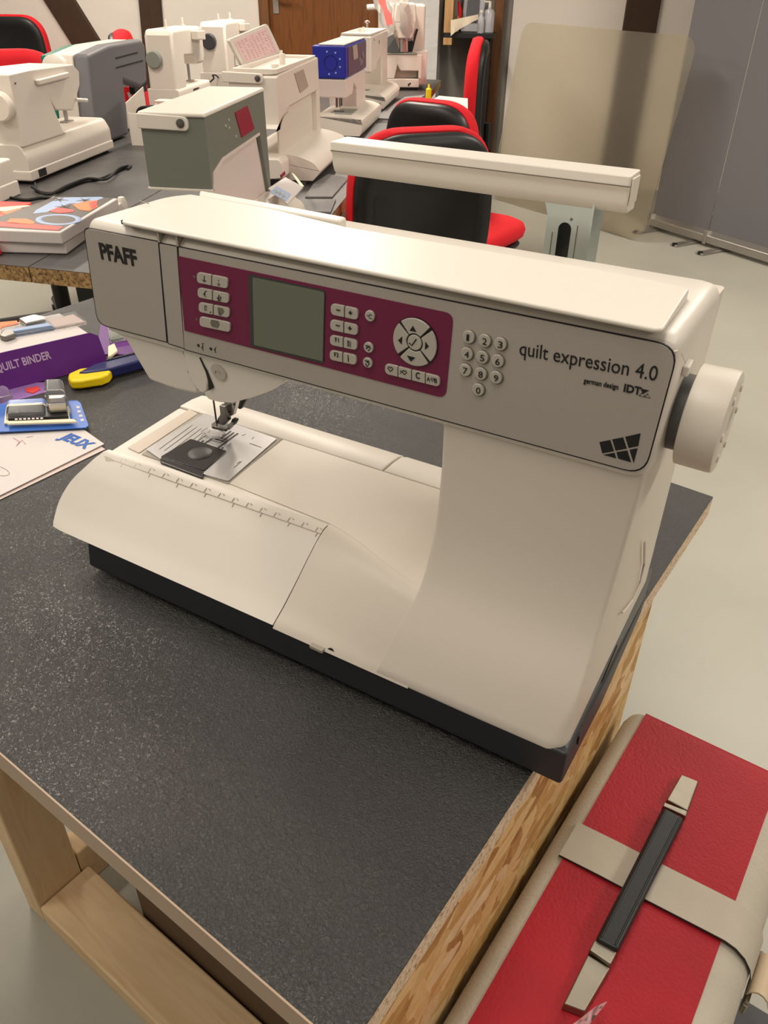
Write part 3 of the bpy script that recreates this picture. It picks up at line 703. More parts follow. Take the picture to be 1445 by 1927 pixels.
symfill(L3[1], [(409, 578), (419, 580), (422, 586), (418, 592), (411, 586)], YB, 'worn'); sym(L3[1], [[(411, 586), (413.5, 590)], [(411.5, 591), (416, 592.5)]], YB - 0.0002, 0.0003)
symfill(L4, [(398, 601), (411, 603.5), (413, 611), (410, 617), (399, 614.5), (396, 608)], YB, 'worn')
for px, py in ((367.5, 520), (372, 600)):
    q = PX(px, py); MB().lathe([(0, 0.0009), (0.0003, 0.0009)], (q[0], YM, q[1]), (0, -1, 0), 10).build('indicator', 'worn', sm)
SR = 0.21
R1 = half_pair(622, 673, 571, 592, SR, 648); R2 = half_pair(621, 672.5, 601, 621, SR, 646.5); R3 = half_pair(620.5, 671.5, 630, 649, SR, 645.5); R4 = half_pair(620, 670, 658.5, 677, SR, 644.5)
for (l, r), (cx, cy) in ((R1, (636.5, 583.5)), (R2, (635.5, 612.5))):
    sym(l, [[(cx - 3.6, cy - 0.7), (cx + 3.6, cy + 0.7)]], YB, 0.00045)
    sym(r, [[(cx + 19.6, cy + 4.4), (cx + 26.2, cy + 5.7)], [(cx + 22.9, cy + 1.4), (cx + 22.9, cy + 8.6)]], YB, 0.00045)
lettering('F1', (631, 643), (638, 644.5), y=YB, par=R3[0], h=0.0029, name='symbol'); lettering('F2', (629.5, 670.5), (637.5, 672), y=YB, par=R4[0], h=0.0029, name='symbol')
lettering('i', (655, 680), (656.6, 680.3), y=YB, par=R4[1], h=0.0045, name='symbol', bold=0.02)
sym(R3[1], [[(654.5, 641.5), (654.5, 652)], [(656.5, 642), (656.5, 652.3)], [(659.5, 643), (659.5, 653)], [(653.5, 641.5), (657.5, 642)]], YB, 0.00025)
def rbtn(px, py, r, y=YM, th=0.0016, name='button', bev=0.0005):
    q = PX(px, py, y - th); m = MB(); m.lathe([(-0.0003, r), (th, r)], (q[0], y, q[1]), (0, -1, 0), 28); return m.build(name, 'button', sm, bev=bev)
k1 = rbtn(695, 595, 0.0035); sym(k1, [[(690, 593), (694, 594.5), (696, 591.5), (700, 593)], [(694, 594.5), (696, 599), (700, 600)]], YB, 0.00025)
k2 = rbtn(692.5, 654.5, 0.0035); sym(k2, [[(688, 650), (696, 652)], [(689, 656), (693, 652), (697, 655), (693, 660)]], YB, 0.0004)
k3 = rbtn(691, 683, 0.0035); sym(k3, [[(687, 678.5), (695, 680)], [(688, 684), (691, 690), (695, 684), (691, 681)]], YB, 0.0004)
# navigation ring: four quarters round a centre button
cq = PX(779.5, 645, YM - 0.0016); RO, RI = 0.0151, 0.0057
def quarter(a0, a1):
    pts = []
    for k in range(13):
        a = R(lerp(a0, a1, k / 12)); pts.append((cq[0] + RO * math.cos(a), cq[1] + RO * math.sin(a)))
    for k in range(9):
        a = R(lerp(a1, a0, k / 8)); pts.append((cq[0] + RI * math.cos(a), cq[1] + RI * math.sin(a)))
    m = MB(); m.prism([(x, YM - 0.0016, z) for x, z in pts], (0, 0.0019, 0)); return m.build('arrow_button', 'button', sm, bev=0.0005)
m = MB(); m.lathe([(-0.0003, 0.0155), (0.0006, 0.0155)], (cq[0], YM, cq[1]), (0, -1, 0), 48)
for v_ in m.bm.verts: v_.co.z = cq[1] + (v_.co.z - cq[1])
m.build('button_well', 'seam', sm)
for a0, a1, tri in ((49, 131, [(771, 622), (783.5, 624.5), (777, 613)]), (139, 221, [(757, 633), (756, 648), (749, 640)]), (229, 311, [(766, 669), (781.5, 673), (773, 680.5)]), (319, 401, [(800.5, 643), (799.5, 658), (807, 652)])):
    k = quarter(a0, a1); symfill(k, tri, YB)
k = rbtn(779.5, 645, 0.0049); sym(k, [[(770, 645), (775, 650), (783.5, 638)]], YB, 0.0004)
# row of four keys under the ring
def p4(x, t): return (x, lerp(684, 703.5, t) + 0.245 * (x - 724))
xs = [724, 748.5, 774, 800, 827]
ks = []
for i in range(4):
    ks.append(btn([p4(xs[i] + (0.8 if i else 0), 0), p4(xs[i + 1] - (0.8 if i < 3 else 0), 0), p4(xs[i + 1] - (0.8 if i < 3 else 0), 1), p4(xs[i] + (0.8 if i else 0), 1)],
                  [RB if i == 0 else 0.0004, RB if i == 3 else 0.0004, RB if i == 3 else 0.0004, RB if i == 0 else 0.0004]))
def heart(cx, cy, s): return [(cx, cy - 0.35 * s), (cx - 0.5 * s, cy - 0.9 * s), (cx - s, cy - 0.4 * s), (cx, cy + s), (cx + s, cy - 0.0 * s), (cx + 0.5 * s, cy - 0.7 * s), (cx, cy - 0.35 * s)]
sym(ks[0], [heart(734.5, 694, 5)], YB, 0.0003); sym(ks[1], [heart(761, 700.5, 4.5), [(753, 697), (756, 700), (753, 703)]], YB, 0.0003); sym(ks[3], [heart(813.5, 714, 3.4)], YB, 0.00025)
lettering('C', (782.5, 711.5), (790, 713), y=YB, par=ks[2], h=0.0042, name='symbol', bold=0.015)
lettering('A', (803, 716.5), (809, 718), y=YB, par=ks[3], h=0.0029, name='symbol'); lettering('B', (817.5, 720), (822.5, 721), y=YB, par=ks[3], h=0.0029, name='symbol')
# number keys on the silver panel
for s_, px, py in (('1', 881.5, 636), ('2', 911.5, 643), ('3', 941, 649), ('4', 878, 667.5), ('5', 907, 674), ('6', 936, 681), ('7', 875, 698), ('8', 904, 705), ('9', 933, 712), ('0', 899.5, 735)):
    q = PX(px, py, YT - 0.0017); m = MB(); m.lathe([(0, 0.0043), (0.0003, 0.0043)], (q[0], YT, q[1]), (0, -1, 0), 26); m.build('key_well', 'worn', sm)
    m = MB(); m.lathe([(-0.0003, 0.0039), (0.0017, 0.0039)], (q[0] - 0.0003, YT, q[1] + 0.0003), (0, -1, 0), 26); k = m.build('number_key', 'button', sm, bev=0.0005)
    text('digit', s_, (q[0] - (0.0013 if s_ != '1' else 0.0012), YT - 0.0018, q[1] - 0.0018), (q[0] + (0.0015 if s_ != '1' else 0.0004), YT - 0.0018, q[1] - 0.0018), (0, 0, 1), 'ink', k, height=0.0039, ext=0.0002)
# indicator lamps under the maroon panel
for px, py, st in ((374.5, 649.5, [[(379, 656), (382, 650), (380, 646), (384, 647)], [(382, 650), (382, 660)]]), (398, 656, [[(407, 653), (403, 658), (407, 664)], [(405, 655), (405, 663)]])):
    q = PX(px, py); MB().lathe([(0, 0.0012), (0.0003, 0.0012)], (q[0], YT, q[1]), (0, -1, 0), 12).build('indicator', 'ink', sm); sym(sm, st, YT, 0.00025)

# ---- top lid and rear rims
ZT = 0.3100
lid = roundpoly([Vector(at(px, py, 2, z)).to_2d() for px, py, z in [(219, 414, 0.3135), (1247, 620, 0.3135), (1299, 541, 0.3157), (1160, 512, 0.3157), (650, 426, 0.3157), (392, 364, 0.3157)]], [0.010, 0.006, 0.004, 0.02, 0.002, 0.012], 6)
m = MB(); m.hexa([(x, y, 0.3088 + (0.0016 if y < 0.07 else 0.0)) for x, y in lid], [(x, y, 0.3133 + 0.0024 * sst(0.05, 0.09, y)) for x, y in lid]); m.build('lid', 'white', sm, bev=0.0016, seg=3)
# dark gap under the front edge of the lid
a, c_ = at(222, 420, 2, 0.3095), at(1243, 624, 2, 0.3095)
m = MB(); m.prism([(a.x + 0.002, a.y + 0.0012, 0.3088), (c_.x - 0.002, c_.y + 0.0012, 0.3088), (c_.x - 0.002, c_.y + 0.004, 0.3088), (a.x + 0.002, a.y + 0.004, 0.3088)], (0, 0, 0.0028)); m.build('lid_gap', 'seam', sm)
rl = [Vector(at(*p, 2, 0.3165)).to_2d() for p in [(372, 358), (650, 409), (650, 420), (392, 372)]]
rl = [(rl[0].x, rl[0].y + 0.002), (rl[1].x, rl[1].y + 0.002), (rl[1].x + 0.0006, rl[1].y - 0.010), (rl[0].x + 0.012, rl[0].y - 0.012)]
m = MB(); m.prism([(x, y, 0.296) for x, y in rl], (0, 0, 0.0205)); m.build('rear_rim', 'white', sm, bev=0.002)
# left shoulder line on the head
a = at(262, 378, 2, 0.3112); b_ = at(280, 383, 2, 0.3112)
MB().tube([a, b_], 0.0004, 5).build('shoulder_seam', 'greyline', sm)
# small bevelled ledges over the two panel gaps
for px, py in ((299, 454), (334, 462)):
    q = PX(px, py); m = MB(); m.box(q[0] - 0.0008, q[0] + 0.0008, YP - 0.0002, YP + 0.012, 0.3032, 0.3100); m.build('gap_notch', 'greyline', sm)

# ---- handwheel
WX, WY, WZ = 0.4655, 0.094, 0.2487
MB().lathe([(-0.006, 0.0225), (0.004, 0.0225)], (WX, WY, WZ), (1, 0, 0), 40).build('wheel_hub', 'sidegrey', sm)
m = MB(); m.lathe([(0.003, 0.0285), (0.0035, 0.0298), (0.022, 0.0302), (0.0245, 0.0298), (0.0255, 0.0280), (0.0255, 0.010), (0.024, 0.008), (0.024, 0.0)], (WX, WY, WZ), (1, 0, 0), 56); hw = m.build('handwheel', 'cream', sm, ang=30)
for k in range(6):
    a = 2 * PI * k / 6; MB().lathe([(0, 0.0028), (0.0012, 0.0022)], (WX + 0.0253, WY + 0.021 * math.cos(a), WZ + 0.021 * math.sin(a)), (1, 0, 0), 12).build('grip_dimple', 'white', hw)
m = MB(); m.prism([(0.4615, 0.075, 0.278), (0.4615, 0.086, 0.279), (0.4615, 0.086, 0.285), (0.4615, 0.075, 0.284)], (0.004, 0, 0)); m.build('wheel_stop', 'white', sm, bev=0.001)

# ---- free arm bed
ZB = 0.095
def bp(px, py, z=ZB): p = at(px, py, 2, z); return Vector((p.x, p.y, z))
b1, b2_, b3, b4 = bp(205, 849), bp(337, 766), bp(723, 887), bp(624, 985)
sl = [(b1.x, b1.y - 0.002), (b4.x, b4.y - 0.003), (0.2285, b4.y), (0.2285, b3.y), (b3.x, b3.y), (b2_.x, b2_.y)]
m = MB(); m.prism([(x, y, 0.040) for x, y in sl], (0, 0, ZB - 0.0405)); m.build('free_arm', 'white', sm, bev=0.002)
def inlay(name, pix, mt, z0=ZB, th=0.0006, rad=0.002, par=None):
    p = roundpoly([Vector(bp(a, c)).to_2d() for a, c in pix], rad, 4) if rad else [Vector(bp(a, c)).to_2d() for a, c in pix]
    m = MB(); m.prism([(x, y, z0 - 0.0002) for x, y in p], (0, 0, th + 0.0002)); return m.build(name, mt, par or sm, bev=0.0002)
inlay('bed_plate', [(240, 843), (262, 853), (372, 779), (356, 771)], 'beige', rad=0.001)
inlay('bed_plate', [(266, 855), (376, 779), (530, 827), (430, 911)], 'greyline', th=0.0004, rad=0.001)
q0, q1 = bp(430, 909), bp(529, 830)
pl = [(q0.x, q0.y), (tray_edge(0) - 0.001, 0.0705)]
for k in range(9):
    x = lerp(tray_edge(0) + 0.002, 0.331, k / 8); t = sst(0.215, 0.345, x); pl.append((x, lerp(0.068, 0.0335, t) + 0.003))
pl += [(0.331, 0.1622), (q1.x, 0.1622)]
m = MB(); m.prism([(x, y, ZB - 0.0002) for x, y in pl], (0, 0, 0.00035)); m.build('bed_plate', 'shell', sm)
# rear bed strip, rounded over the back edge
prof = [(0.1635, 0.0945), (0.165, 0.095), (0.182, 0.0951), (0.196, 0.0935), (0.205, 0.089), (0.2095, 0.080), (0.211, 0.066), (0.211, 0.04)]
for xa, xb, dxa in ((-0.0215, 0.2185, 0.001), (0.2205, 0.338, 0.0)):
    m = MB(); m.prism([(xa, y, z) for y, z in prof] + [(xa, 0.1635, 0.04)], (xb - xa, 0, 0)); m.build('rear_bed', 'white', sm, bev=0.0012, lim=60)
# accessory tray in front of the free arm
P_ = resample([Vector((y, z, 0)) for y, z in [(0.0665, 0.0958), (0.062, 0.0953), (0.053, 0.0895), (0.041, 0.0785), (0.027, 0.0635), (0.012, 0.0475), (0.0, 0.0365)]], 20)
LP = smooth_curve([(-0.0125, 0.061, 0.0952), (-0.0245, 0.047, 0.0815), (-0.0365, 0.027, 0.0605), (-0.0405, 0.012, 0.0465), (-0.036, 0.0015, 0.0372)], 20)
grid = []
for k in range(20):
    y, z = P_[k].x, P_[k].y; xl = LP[k].x; row = []
    for i in range(27):
        t = i / 26; x = lerp(xl, tray_edge(k / 19), t)
        yy = y - 0.007 * (1 - sst(0, 0.35, t)) * (1 - k / 19) * 0.75
        row.append((x, yy + (0.0012 if (k == 19 and i == 0) else 0), z))
    grid.append(row)
m = MB(); m.slab(grid, (0, 0.0035, -0.0035)); tray = m.build('accessory_tray', 'white', sm, ang=40)
m = MB(); m.prism([(0.004, 0.012, 0.0376), (0.2195, 0.012, 0.0376), (0.2195, 0.06, 0.0376), (0.004, 0.06, 0.0376)], (0, 0, 0.008)); m.build('tray_floor', 'white', sm)
m = MB(); m.prism([(0.004, y, z) for y, z in ((0.012, 0.043), (0.064, 0.085), (0.064, 0.043))], (0.216, 0, 0)); m.build('tray_body', 'white', sm)
# embossed ruler on the tray
def tray_z(y):
    for k in range(19):
        a, c = P_[k], P_[k + 1]
        if c.x <= y <= a.x: return lerp(c.y, a.y, (y - c.x) / max(1e-6, a.x - c.x))
    return 0.095
def on_tray(px, py):
    z = 0.094
    for _ in range(8):
        p = at(px, py, 2, z); sh = 0.007 * (1 - sst(0, 0.35, (p.x + 0.03) / 0.25)) * 0.6
        z = 0.5 * z + 0.5 * tray_z(p.y + sh)
    return at(px, py, 2, z + 0.0003)
m = MB(); line = [on_tray(lerp(218, 603, t / 10), lerp(868, 1004, t / 10)) for t in range(11)]; m.tube(line, 0.00045, 5)
for k in range(15):
    t = 0.02 + k * 0.068; cx, cy = lerp(218, 603, t), lerp(868, 1004, t)
    m.tube([on_tray(cx, cy), on_tray(cx + 6, cy - 8)], 0.0004, 4)
    if k % 2 == 0: m.tube([on_tray(cx + 5, cy + 2), on_tray(cx + 1, cy + 9)], 0.0004, 4)
    m.tube([on_tray(cx + 10, cy - 7), on_tray(cx + 13, cy - 4)], 0.0005, 4)
tag(m.build('ruler_marks', 'emboss', tray), kind='stuff')
m = MB(); m.prism([on_tray(196, 858), on_tray(214, 864), on_tray(218, 869), on_tray(199, 868)], (0, 0, 0.0002)); m.build('ruler_symbol', 'emboss', tray)
# ---- needle plate, bobbin cover, presser foot
npl = inlay('needle_plate', [(275, 848), (386, 780), (521, 828), (430, 908), (390, 897), (310, 872)], 'plate', z0=ZB + 0.0004, th=0.0012, rad=0.002)
ZN = ZB + 0.0017
m = MB(); 
for k in range(6):
    a0 = (300 + k * 9, 845 + k * 3.2); b0 = (362 + k * 8.5, 800 + k * 3)
    if k == 5: b0 = (385, 815)
    p, q = at(*a0, 2, ZN), at(lerp(a0[0], b0[0], 1), lerp(a0[1], b0[1], 1), 2, ZN); d = (q - p).normalized(); s_ = Vector((-d.y, d.x, 0)) * 0.0003
    m.prism([p - s_, p + s_, q + s_, q - s_], (0, 0, 0.00012))
for (a0, b0) in (((455, 820), (462, 817)), ((470, 834), (492, 842)), ((474, 826), (478, 822)), ((446, 872), (452, 868)), ((440, 880), (455, 868))):
    p, q = at(*a0, 2, ZN), at(*b0, 2, ZN); d = (q - p).normalized(); s_ = Vector((-d.y, d.x, 0)) * 0.0003; m.prism([p - s_, p + s_, q + s_, q - s_], (0, 0, 0.00012))
m.build('engraved_guides', 'worn', npl)
for pa_, pb_, wd in (((385.5, 834), (400, 825.5), 0.0018), ((410.5, 842.5), (447.5, 815.5), 0.0018), ((422.5, 827), (440, 814), 0.0016), ((416, 825), (434, 811.5), 0.0016)):
    p, q = at(*pa_, 2, ZN), at(*pb_, 2, ZN); d = (q - p).normalized(); s_ = Vector((-d.y, d.x, 0)) * wd / 2; m = MB(); m.prism([p - s_, p + s_, q + s_, q - s_], (0, 0, 0.0002)); m.build('feed_slot', 'black', npl)
p, q = at(404.5, 826, 2, ZN), at(421, 831, 2, ZN); d = (q - p).normalized(); s_ = Vector((-d.y, d.x, 0)) * 0.0006; m = MB(); m.prism([p - s_, p + s_, q + s_, q - s_], (0, 0, 0.0002)); m.build('needle_slot', 'black', npl)
for px, py in ((381.5, 830.5), (418.5, 843)):
    q = at(px, py, 2, ZN); MB().lathe([(0, 0.0012), (0.0002, 0.0012)], q, (0, 0, 1), 12).build('screw_hole', 'black', npl)
bc_ = inlay('bobbin_cover', [(303, 864), (359, 830.5), (367, 832.5), (385, 838), (393, 841), (427, 853), (384, 890)], 'smoke', z0=ZB + 0.0016, th=0.0011, rad=0.0012)
c = bp(377, 853, ZB + 0.0028); m = MB(); m.lathe([(0, 0.0115), (0.0003, 0.011), (0.0004, 0.004), (0.0006, 0.0)], c, (0, 0, 1), 32); m.build('bobbin', 'black', bc_)
m = MB(); m.prism([bp(302, 865), bp(384, 891), bp(382, 903), bp(302, 873)], (0, 0, 0.0022)); m.build('cover_latch', 'smoke', bc_, bev=0.0008)
# presser foot group
def ap(px, py, y): return at(px, py, 1, y)
fy = 0.140
ft = at(412, 812, 2, ZN + 0.002)
fx, fyy = ft.x, ft.y
def W_(dx, dy, dz): return Vector((fx + dx, fyy + dy, ZN + dz))
def hpix(px, py, yoff=0.0): p = at(px, py, 1, fyy + yoff); return p
# toes of clear plastic, metal body, ankle, clamp
m = MB(); P = [at(a, c, 2, ZN + 0.0025) for a, c in ((378, 815), (392, 807), (418, 814), (425, 818), (411, 826), (402, 823))]; m.prism(P, (0, 0, 0.0022)); pf = m.build('presser_foot', 'clear', sm, bev=0.0006)
m = MB(); P = [at(a, c, 2, ZN + 0.006) for a, c in ((398, 803), (406, 797), (431, 802), (428, 812), (424, 813), (399, 807))]; m.prism(P, (0, 0, 0.003)); m.build('foot_bracket', 'darksteel', pf, bev=0.0006)
m = MB(); P = [hpix(a, c) for a, c in ((428, 806), (426, 800), (436, 794), (440, 796), (443, 792), (438, 801), (430, 810))]; m.prism(P, (0, 0.004, 0)); m.build('foot_lever', 'steel', pf)
m = MB(); P = [hpix(a, c) for a, c in ((434, 795), (437, 788.5), (443, 790), (444, 793), (440, 800))]; m.prism(P, (0, 0.004, 0)); m.build('lever_tip', 'black', pf)
m = MB(); P = [hpix(a, c, -0.003) for a, c in ((412, 763), (424, 765.5), (426, 783), (428, 793), (420, 801), (406, 797), (409, 788), (414, 780))]; m.prism(P, (0, 0.006, 0)); m.build('presser_foot_holder', 'darksteel', sm, bev=0.0008)
m = MB(); P = [hpix(a, c, 0.002) for a, c in ((418, 755), (444, 755), (442, 766), (437, 782), (430, 785), (426, 783), (424, 762))]; m.prism(P, (0, 0.006, 0)); fd_ = m.build('feed_dog_guide', 'steel', sm, bev=0.0008)
for px, py in ((440.5, 761), (431.5, 774.5)):
    q = hpix(px, py, 0.0018); MB().lathe([(0, 0.0011), (0.0004, 0.0011)], q, (0, -1, 0), 10).build('screw_hole', 'black', fd_)
m = MB(); P = [hpix(a, c, -0.001) for a, c in ((446, 769), (451, 754), (463, 750), (452, 771))]; m.prism(P, (0, 0.005, 0)); m.build('foot_lift_lever', 'black', sm, bev=0.001)
a = hpix(400.5, 745, -0.004); c = at(408.5, 803, 1, fyy - 0.004)
MB().tube([a, a.lerp(c, 0.75), c], [0.0009, 0.0009, 0.0004], 8).build('needle', 'darksteel', sm)

# ------------------------------------------------------------------ light bar behind the machine
yb = 0.21
def BX(px, py, y=yb): p = at(px, py, 1, y); return Vector((p.x, y, p.z))
lb = thing('thread_stand', 'long white bar on a slotted zinc bracket standing behind the sewing machine', 'stand', (0.33, yb + 0.03, 0.0))
A0, A1 = BX(621, 266), BX(1186, 331)
C0, C1 = BX(627, 300), BX(1184, 368)
xa, xb = A0.x, at(1187, 332, 1, yb).x
zt_a, zt_b = A0.z, at(1187, 332, 1, yb).z
def barsec(x, zt, zl, zbm, bk=0.024):
    return [(x, yb, zt), (x, yb - 0.0006, zl), (x, yb + 0.002, zl - 0.0018), (x, yb + 0.0022, lerp(zl, zbm, 0.55)), (x, yb + 0.0045, lerp(zl, zbm, 0.85)), (x, yb + 0.008, zbm), (x, yb + bk, zbm), (x, yb + bk, zt + 0.0008)]
zl_a, zl_b = BX(622, 285).z, BX(1185, 354).z
zb_a, zb_b = BX(632, 331).z, BX(1170, 406).z
m = MB(); m.loft([barsec(xa, zt_a, zl_a, zb_a), barsec(xb, zt_b, zl_b, zb_b)]); m.build('bar', 'white', lb, bev=0.0012, lim=50)
m = MB(); m.box(xb + 0.0001, xb + 0.0014, yb + 0.004, yb + 0.021, zb_b + 0.006, zt_b - 0.002); m.build('end_cap', 'cream', lb, bev=0.001)
m = MB(); p0, p1 = BX(623, 283), BX(1186, 352); m.prism([p0 + Vector((0, -0.0009, 0.0004)), p1 + Vector((0, -0.0009, 0.0004)), p1 + Vector((0, -0.0009, -0.0003)), p0 + Vector((0, -0.0009, -0.0003))], (0, 0.001, 0)); m.build('bar_groove', 'worn', lb)
def K(px, py): p = at(px, py, 1, yb + 0.008); return (p.x, p.z)
o1 = [K(1018, 384), K(1024, 398), K(1025, 412), K(1016, 486), K(1014, 540), K(1096, 555), K(1106, 500), K(1119, 398)]
kz = [p for p in o1]
hx0, hx1 = K(1049, 440)[0], K(1073, 445)[0]; hzt = K(1061, 418)[1]
bx0, bx1 = K(1022, 440)[0], K(1110, 440)[0]
outer = [(bx0 - 0.003, zb_b + 0.004), (bx0 + 0.0015, zb_b - 0.008), (bx0 + 0.0015, 0.012), (bx1, 0.012), (bx1, zb_b + 0.004)]
rad_ = (hx1 - hx0) / 2; cxh = (hx0 + hx1) / 2
inner = [(cxh + rad_ * math.cos(R(a)), hzt - rad_ + rad_ * math.sin(R(a))) for a in range(0, 181, 15)] + [(cxh + rad_ * math.cos(R(a)), 0.12 + rad_ * math.sin(R(a))) for a in range(180, 361, 15)]
m = MB(); m.holes([(x, yb + 0.008, z) for x, z in outer], [[(x, yb + 0.008, z) for x, z in inner]], (0, 0.0015, 0)); m.build('bracket', 'zinc', lb)
m = MB(); m.box(bx1, bx1 + 0.0015, yb + 0.004, yb + 0.028, 0.012, zb_b + 0.004); m.build('bracket_flange', 'zinc', lb)
m = MB(); m.box(bx0 + 0.0015, bx1, yb + 0.024, yb + 0.0255, 0.0125, zb_b); m.build('bracket_back', 'sidegrey', lb)  # grey instead of zinc: shade inside the channel is put into the colour
m = MB(); m.box(bx0 + 0.0015, bx0 + 0.003, yb + 0.0097, yb + 0.0238, 0.0125, zb_b - 0.009); m.build('bracket_flange', 'zinc', lb)
for x0_, z0_, z1_ in ((bx0 + 0.0065, hzt - 0.03, hzt - 0.008), (hx1 + 0.004, hzt - 0.045, hzt - 0.001)):
    m = MB(); m.box(x0_, x0_ + 0.0007, yb + 0.0077, yb + 0.0081, z0_, z1_); m.build('scratch', 'worn', lb)
q = K(1075, 413); MB().lathe([(0, 0.0011), (0.0003, 0.0011)], (q[0], yb + 0.008, q[1]), (0, -1, 0), 10).build('rivet', 'worn', lb)
m = MB(); m.prism([(x, y, 0.0) for x, y in rrect(bx0 - 0.03, bx1 + 0.03, yb + 0.004, yb + 0.1, 0.01)], (0, 0, 0.012)); m.build('foot_plate', 'zinc', lb, bev=0.001)

# ------------------------------------------------------------------ things lying on the workbench
def quad(pix, z): return [at(a, c, 2, z) for a, c in pix]
def flat(name, pix, z0, th, mt, par=None, bev=0, rad=0):
    p = quad(pix, z0)
    if rad: p = [Vector((x, y, z0)) for x, y in roundpoly([q.to_2d() for q in p], rad, 4)]
    m = MB(); m.prism(p, (0, 0, th)); return m.build(name, mt, par, bev=bev)
def lying_text(s, a, b, z, up, mt, par, h, bold=0.0, name='lettering'):
    pa, pb = at(a[0], a[1], 2, z), at(b[0], b[1], 2, z); pu = at(up[0], up[1], 2, z) - pa
    return text(name, s, pa, pb, pu, mt, par, height=h, ext=0.0002, bold=bold)
# folded white leaflet
lf = thing('leaflet', 'folded white leaflet with blue lettering lying left of the sewing machine', 'paper', at(60, 860, 2, 0))
flat('under_sheet', [(120, 790), (198, 846), (60, 912), (-40, 960), (-60, 860)], 0.0005, 0.0005, 'paper2', lf)
pg = flat('top_sheet', [(40, 770), (110, 775), (196, 836), (0, 933), (-70, 960), (-90, 830)], 0.0025, 0.0006, 'paper', lf)
lying_text('JEUX', (110, 824), (161, 845), 0.0033, (124, 808), 'blueprint', pg, 0.016, 0.045)
m = MB(); c0_ = at(-6, 885, 2, 0.0034)
m.tube([c0_ + Vector((0.019 * math.cos(a), 0.007 * math.sin(a), 0)) for a in [2 * PI * k / 24 for k in range(25)]], 0.0003, 4); m.build('drawing', 'greyline', pg)
m = MB(); m.tube(quad([(25, 824), (37, 831), (30, 840), (42, 828), (48, 836)], 0.0034), 0.0004, 4); m.tube(quad([(50, 823), (62, 821)], 0.0034), 0.0003, 4); m.build('drawing', 'pinkprint', pg)
# purple hang card with clear pockets, partly under the blister pack
hc = thing('hang_card', 'purple hang card with clear pockets, partly under the purple box', 'package', at(40, 745, 2, 0))
flat('card', [(-60, 770), (-40, 722), (98, 720), (106, 728), (88, 738), (0, 763)], 0.0002, 0.0006, mat('hang_card_lilac', srgb(148, 112, 172), 0.35), hc)
m = MB(); q = at(88, 731.5, 2, 0.0009); m.lathe([(0, 0.003), (0.0003, 0.003)], q, (0, 0, 1), 14); m.build('hang_hole', 'ink', hc)
m = MB(); P = quad([(-22, 762), (-16, 748), (16, 743), (26, 748), (8, 760)], 0.001); T = [p * 0.75 + sum((x for x in P), Vector()) / len(P) * 0.25 + Vector((0, 0, 0.016)) for p in P]; m.hexa(P, T); m.build('clear_pocket', 'clear', hc, bev=0.002)
flat('red_print', [(48, 733), (72, 729), (76, 735), (62, 742), (50, 739)], 0.0001, 0.002, 'redprint', hc)
# blue blister pack with presser foot
bl_ = thing('blister_pack', 'blue carded clear blister pack holding a presser foot, lying on the leaflet', 'package', at(80, 790, 2, 0))
cz_ = 0.006
bc2 = flat('card', [(-20, 815), (-8, 762), (146, 755), (152, 760), (167, 802), (162, 806)], cz_, 0.0012, 'cardblue', bl_)
m = MB(); P = quad([(8, 800), (12, 770), (126, 766), (134, 796)], cz_ + 0.0014); m.prism(P, (0, 0, 0.003)); m.build('blister_tray', 'ivory', bl_, bev=0.001)
m = MB(); P = quad([(16, 793), (18, 772), (122, 767), (130, 788)], cz_ + 0.0046); m.prism(P, (0, 0, 0.004)); m.build('foot_body', 'black', bl_, bev=0.001)
m = MB(); P = quad([(14, 801), (16, 796), (140, 792), (146, 797)], cz_ + 0.0046); m.prism(P, (0, 0, 0.003)); m.build('foot_rail', 'ivory', bl_, bev=0.0008)
m = MB(); P = quad([(94, 778), (96, 758), (124, 757), (128, 776)], cz_ + 0.0088); m.prism(P, (0, 0, 0.012)); m.build('foot_shank', 'steel', bl_, bev=0.001)
m = MB(); P = quad([(90, 786), (90, 754), (130, 752), (136, 784)], cz_ + 0.0014); T = [Vector((p.x, p.y, 0)) * 0.8 + Vector((sum(x.x for x in P) / 4, sum(x.y for x in P) / 4, 0)) * 0.2 + Vector((0, 0, cz_ + 0.034)) for p in P]; m.hexa(P, T); m.build('blister', 'clear', bl_, bev=0.004, seg=3)
m = MB(); P = quad([(12, 796), (14, 766), (90, 762), (90, 792)], cz_ + 0.0014); T = [Vector((p.x, p.y, 0)) * 0.92 + Vector((sum(x.x for x in P) / 4, sum(x.y for x in P) / 4, 0)) * 0.08 + Vector((0, 0, cz_ + 0.013)) for p in P]; m.hexa(P, T); m.build('blister', 'clear', bl_, bev=0.003, seg=3)
m = MB()
for k in range(7):
    P = quad([(28 + k * 8, 790.5 - k * 0.3), (33 + k * 8, 790.3 - k * 0.3), (33 + k * 8, 787.8 - k * 0.3), (28 + k * 8, 788 - k * 0.3)], cz_ + 0.0087); m.prism(P, (0, 0, 0.0003))
m.build('foot_marks', 'paper', bl_)
m = MB()
for px, py in ((143, 765), (145, 773), (148, 781), (151, 789)):
    P = quad([(px, py), (px + 6, py - 1), (px + 7.5, py + 3), (px + 1.5, py + 4)], cz_ + 0.0013); m.prism(P, (0, 0, 0.0002))
m.build('card_marks', 'paper', bl_)
